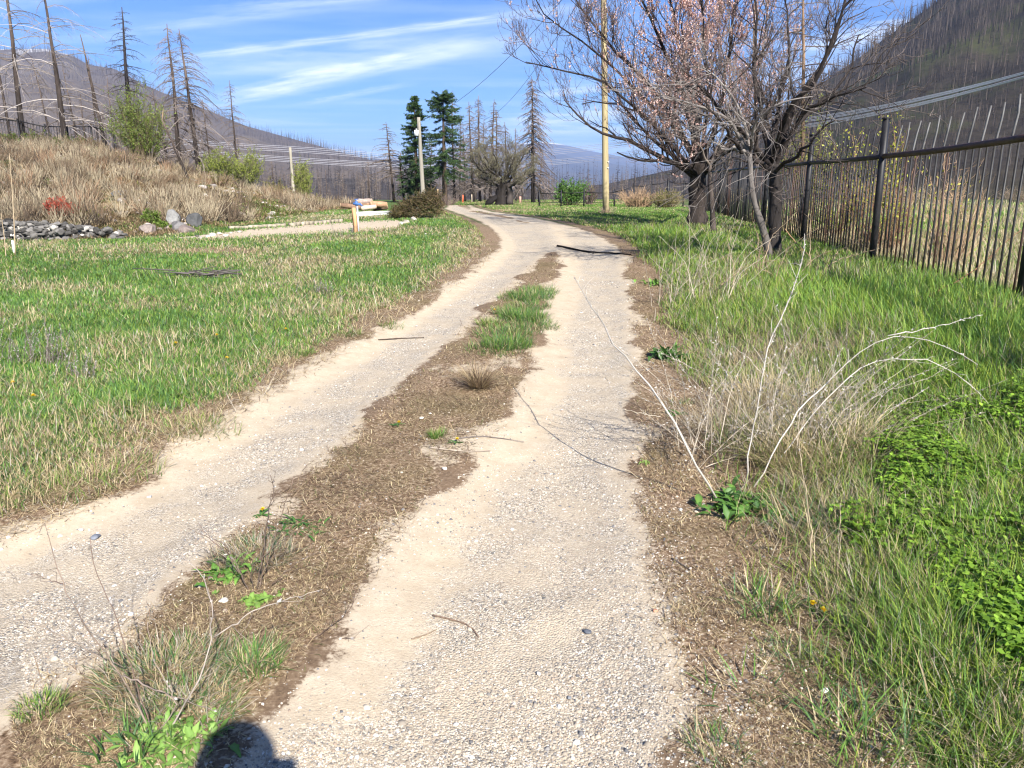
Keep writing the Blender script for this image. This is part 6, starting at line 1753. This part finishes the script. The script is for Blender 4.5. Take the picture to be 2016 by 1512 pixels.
# canes and dry weeds
def cane(mb, pts, r0, r1, col, g, buds=0, twigs=0, budc=(.42, .39, .36), tl=.1):
    pp = polyl(pts, 18); Lc = np.linalg.norm(pp[-1] - pp[0]); pp[1:-1] += g.normal(0, r0 * .8, (16, 3)) + np.cumsum(g.normal(0, .004 * Lc, (16, 3)), 0) * np.sin(np.linspace(0, 3.14, 16))[:, None]; mb.tubes(pp[None], (np.linspace(r0, r1, 18) * (1 + .3 * (g.random(18) < .25)))[None], 5, np.asarray(col)[None, None] * g.uniform(.6, 1.15, (1, 18, 1)))
    for k in range(buds):
        i = g.integers(5, 17); f = g.random(); q = pp[i] * (1 - f) + pp[min(i + 1, 17)] * f; d = nrm(nrm(pp[min(i + 1, 17)] - pp[i - 1]) + g.normal(0, .5, 3)); sv = nrm(np.cross(d, g.normal(0, 1, 3)))
        mb.kites(q[None], d[None], sv[None], g.uniform(.008, .02), g.uniform(.002, .0045), np.array(budc) * g.uniform(.6, 1.3))
    for k in range(twigs):
        i = g.integers(3, 17); d = nrm(nrm(pp[min(i + 1, 17)] - pp[i - 1]) * .8 + g.normal(0, .6, 3)); L = g.uniform(.4, 1.3) * tl
        mb.tubes([[pp[i], pp[i] + d * L * .5 + g.normal(0, .01, 3), pp[i] + d * L]], [[r1 * .9, r1 * .7, r1 * .4]], 3, np.asarray(col) * .9)


def caneplant(name, label, cat, base_px, canes, seed):
    g = R(seed); p = at(*base_px); D = p[1]; mb = MB()
    for pl, r0, r1, col, bd, tw in canes:
        pts = np.array([P(x, y, D + dz) for x, y, dz in pl]) - p
        if abs(pl[0][0] - base_px[0]) + abs(pl[0][1] - base_px[1]) < 40: pts[0] = (pts[0][0], pts[0][1], -.01)
        cane(mb, pts, r0, r1, col, g, bd, tw)
    o = tag(mb.build(name, M_DRY), label, cat); o.location = [float(v) for v in p]; return o


WH = (.58, .53, .46); PK = (.56, .48, .37)
caneplant('dead_cane', 'long whitish cane lying out over the right track from the dock plant', 'cane', (1416, 990),
          [([(1416, 990, 0), (1385, 938, -.05), (1345, 870, -.02), (1308, 795, .05), (1262, 730, .2), (1215, 675, .45), (1165, 600, .9), (1130, 545, 1.4)], .0058, .0018, WH, 24, 16), ([(1300, 820, .05), (1265, 815, .0), (1230, 806, -.1)], .002, .001, PK, 3, 0)], 1)
caneplant('dead_cane', 'upright whitish cane with dry buds in the middle of the verge', 'cane', (1468, 955),
          [([(1468, 955, 0), (1480, 880, 0), (1500, 790, .05), (1508, 735, .05), (1540, 650, .1), (1572, 580, .1), (1582, 520, .1), (1584, 460, .1)], .0042, .0018, WH, 90, 16), ([(1505, 740, .05), (1470, 700, .1), (1440, 680, .2)], .0025, .001, PK, 10, 2)], 2)
caneplant('dead_cane', 'tallest arching white cane bending over towards the iron fence', 'cane', (1482, 960),
          [([(1482, 960, 0), (1530, 880, .1), (1575, 810, .2), (1620, 765, .3), (1680, 700, .35), (1740, 662, .4), (1800, 655, .4), (1850, 670, .4), (1895, 700, .4), (1925, 718, .4)], .0042, .0016, WH, 50, 12), ([(1748, 661, .4), (1800, 652, .4), (1860, 640, .45), (1935, 620, .5)], .0035, .0012, WH, 26, 2)], 3)
caneplant('dead_cane', 'second arching white cane drooping into the green verge grass', 'cane', (1520, 930),
          [([(1520, 930, 0), (1590, 820, .1), (1640, 755, .15), (1700, 715, .2), (1760, 696, .2), (1830, 706, .2), (1890, 735, .2), (1930, 770, .2), (1950, 800, .2)], .0038, .0016, WH, 50, 10)], 4)
caneplant('dead_cane', 'low pale cane sprawling out across the clover', 'cane', (1570, 885),
          [([(1570, 885, 0), (1640, 888, -.05), (1740, 890, -.1), (1830, 915, -.15), (1920, 945, -.2), (2010, 975, -.25)], .004, .0015, WH, 16, 3)], 5)
caneplant('dead_cane', 'tall bare pink tinged stalks at the near edge of the canes', 'cane', (1596, 1150),
          [([(1596, 1150, 0), (1594, 1050, 0), (1585, 960, .02), (1568, 850, .05)], .003, .001, (.50, .40, .27), 4, 1), ([(1648, 1160, 0), (1650, 1080, .05), (1654, 990, .05)], .003, .001, (.50, .40, .27), 4, 1)], 6)
g = R(640); cn = []
for i in range(95):
    x0 = g.uniform(1330, 1700); y0 = g.uniform(820, 960); dx = g.normal(50, 150); dy = g.uniform(60, 270)
    cn.append(([(x0, y0, g.uniform(-.1, .3)), (x0 + dx * .3, y0 - dy * .5, g.uniform(0, .4)), (x0 + dx, y0 - dy, g.uniform(0, .5))], .0019, .0008, np.array(PK) * g.uniform(.55, 1.1), 26, 14))
caneplant('dry_shrub', 'tangled pale dead shrub of thin budded stems on the verge', 'dry shrub', (1490, 930), cn, 7)
cn = []
for i in range(40):
    x0 = g.uniform(1285, 1440); y0 = g.uniform(560, 660); dx = g.normal(25, 60); dy = g.uniform(60, 170)
    cn.append(([(x0, y0, g.uniform(-.3, .5)), (x0 + dx * .3, y0 - dy * .6, g.uniform(0, .4)), (x0 + dx, y0 - dy, g.uniform(0, .4))], .0032, .0013, np.array(PK) * g.uniform(.7, 1.1), 12, 8))
caneplant('dry_shrub', 'pale twiggy dead shrub at the verge edge before the trees', 'dry shrub', (1350, 610), cn, 8)
cn = []
for i in range(16):
    x0 = g.uniform(1420, 1720); y0 = g.uniform(520, 600); dx = g.normal(0, 80); dy = g.uniform(40, 120)
    cn.append(([(x0, y0, g.uniform(-.3, .5)), (x0 + dx * .3, y0 - dy * .6, g.uniform(0, .4)), (x0 + dx, y0 - dy, g.uniform(0, .4))], .006, .002, np.array([.45, .33, .22]) * g.uniform(.7, 1.1), 6, 8))
caneplant('dry_shrub', 'brownish dead stems tangled in the grass before the iron fence', 'dry shrub', (1570, 560), cn, 9)
BRS = (.24, .13, .075)
caneplant('bramble', 'reddish brown bramble stem leaning on the nearest fence panel', 'bramble', (1792, 620),
          [([(1792, 640, 0), (1800, 605, .1), (1840, 570, .3), (1910, 520, .6), (1985, 465, .9), (2030, 440, 1.1)], .007, .003, BRS, 6, 8), ([(1770, 655, 0), (1850, 662, 0), (1930, 672, 0)], .004, .002, (.10, .06, .04), 4, 5)], 10)
caneplant('bramble', 'orange brown arching bramble at the foot of the dark fence panel', 'bramble', (1560, 520),
          [([(1560, 545, 0), (1600, 520, 0), (1640, 540, 0), (1680, 550, 0)], .007, .003, (.36, .22, .12), 4, 6), ([(1545, 450, .3), (1580, 490, .2), (1620, 530, .1), (1660, 552, 0)], .006, .003, (.40, .24, .14), 4, 5)], 11)
caneplant('dry_weed', 'tall dark dry weed with upright stems on the middle strip', 'dry weed', (505, 1165),
          [([(505, 1165, 0), (515, 1090, 0), (530, 1000, .02), (540, 950, .02), (532, 935, .02)], .0035, .0012, (.16, .12, .095), 8, 7), ([(508, 1160, 0), (530, 1080, .03), (560, 990, .05), (578, 940, .05)], .003, .001, (.22, .16, .12), 6, 6),
           ([(500, 1165, 0), (490, 1120, -.02), (560, 1060, 0), (600, 1035, 0)], .0025, .001, (.17, .13, .10), 4, 5), ([(490, 1150, 0), (450, 1090, -.03), (420, 1060, -.03), (370, 1040, -.05)], .0028, .001, (.20, .15, .12), 10, 8), ([(480, 1140, 0), (440, 1070, 0), (405, 1055, 0), (390, 1030, 0)], .002, .001, (.2, .15, .12), 8, 6), ([(535, 1150, 0), (580, 1110, 0), (625, 1085, 0)], .002, .001, (.18, .13, .1), 4, 5)], 12)
caneplant('dry_weed', 'branching pale dry weed spreading over the near wheel track', 'dry weed', (300, 1440),
          [([(300, 1440, 0), (255, 1370, 0), (210, 1300, -.02), (150, 1220, -.05), (125, 1150, -.05), (100, 1080, -.05), (88, 1030, -.05)], .0030, .0008, (.30, .23, .18), 10, 6), ([(210, 1300, -.02), (130, 1255, -.1), (60, 1225, -.15), (0, 1215, -.2)], .0018, .0007, (.36, .29, .23), 8, 5),
           ([(200, 1290, 0), (110, 1215, -.1), (40, 1160, -.1), (0, 1100, -.1)], .0016, .0006, (.40, .34, .28), 8, 5), ([(235, 1330, 0), (270, 1340, 0), (330, 1370, 0), (430, 1400, .05)], .0025, .001, (.30, .24, .2), 4, 4), ([(300, 1440, 0), (262, 1330, .02), (215, 1180, .1), (185, 1120, .1), (178, 1060, .1)], .002, .0009, (.20, .14, .11), 6, 2),
           ([(125, 1150, -.05), (95, 1142, -.04), (60, 1130, -.05)], .0016, .0008, (.22, .16, .13), 8, 3), ([(330, 1440, 0), (390, 1350, 0), (420, 1260, .02), (425, 1200, .02), (390, 1110, .05), (325, 1075, .05)], .0028, .0010, (.42, .36, .31), 8, 5), ([(420, 1255, .02), (500, 1205, .03), (570, 1180, .05), (635, 1160, .05)], .0022, .0009, (.42, .36, .30), 4, 3), ([(310, 1440, 0), (350, 1390, 0), (300, 1300, 0), (290, 1225, 0)], .002, .0008, (.34, .27, .22), 8, 3)], 13)
caneplant('dry_weed', 'dark wiry weed fallen over the sandy edge of the middle strip', 'dry weed', (610, 1260),
          [([(610, 1260, 0), (650, 1235, 0), (690, 1200, 0), (702, 1160, 0)], .0018, .0008, (.16, .11, .08), 4, 6), ([(610, 1260, 0), (660, 1262, 0), (700, 1255, 0)], .0015, .0008, (.16, .11, .08), 4, 5), ([(600, 1268, 0), (640, 1290, 0), (655, 1320, 0)], .0015, .0008, (.18, .12, .09), 3, 5)], 14)
# grey seed headed weeds in the meadow
for i, (px, py, w_, h_, n_, lab) in enumerate([(70, 730, 120, 95, 26, 'grey seed headed dead weeds in the near meadow'), (165, 760, 80, 70, 12, 'shorter grey dead weeds beside the larger grey clump'), (640, 585, 60, 40, 12, 'faint grey dead weeds in the far part of the meadow'), (690, 470, 50, 22, 10, 'straw coloured weeds round the orange stake')]):
    cn = []; gq = R(660 + i)
    for k in range(n_):
        x0 = px + gq.normal(0, w_ * .3); y0 = py + gq.uniform(-8, 20); h1 = h_ * gq.uniform(.6, 1.1); dx = gq.normal(0, 14)
        cn.append(([(x0, y0, gq.uniform(-.1, .2)), (x0 + dx * .4, y0 - h1 * .6, 0.1), (x0 + dx, y0 - h1, .15)], .0028, .0012, np.array([.20, .165, .14]) * gq.uniform(.7, 1.3), 26, 12))
    caneplant('dead_weed', lab, 'dead weeds', (px, py), cn, 670 + i)
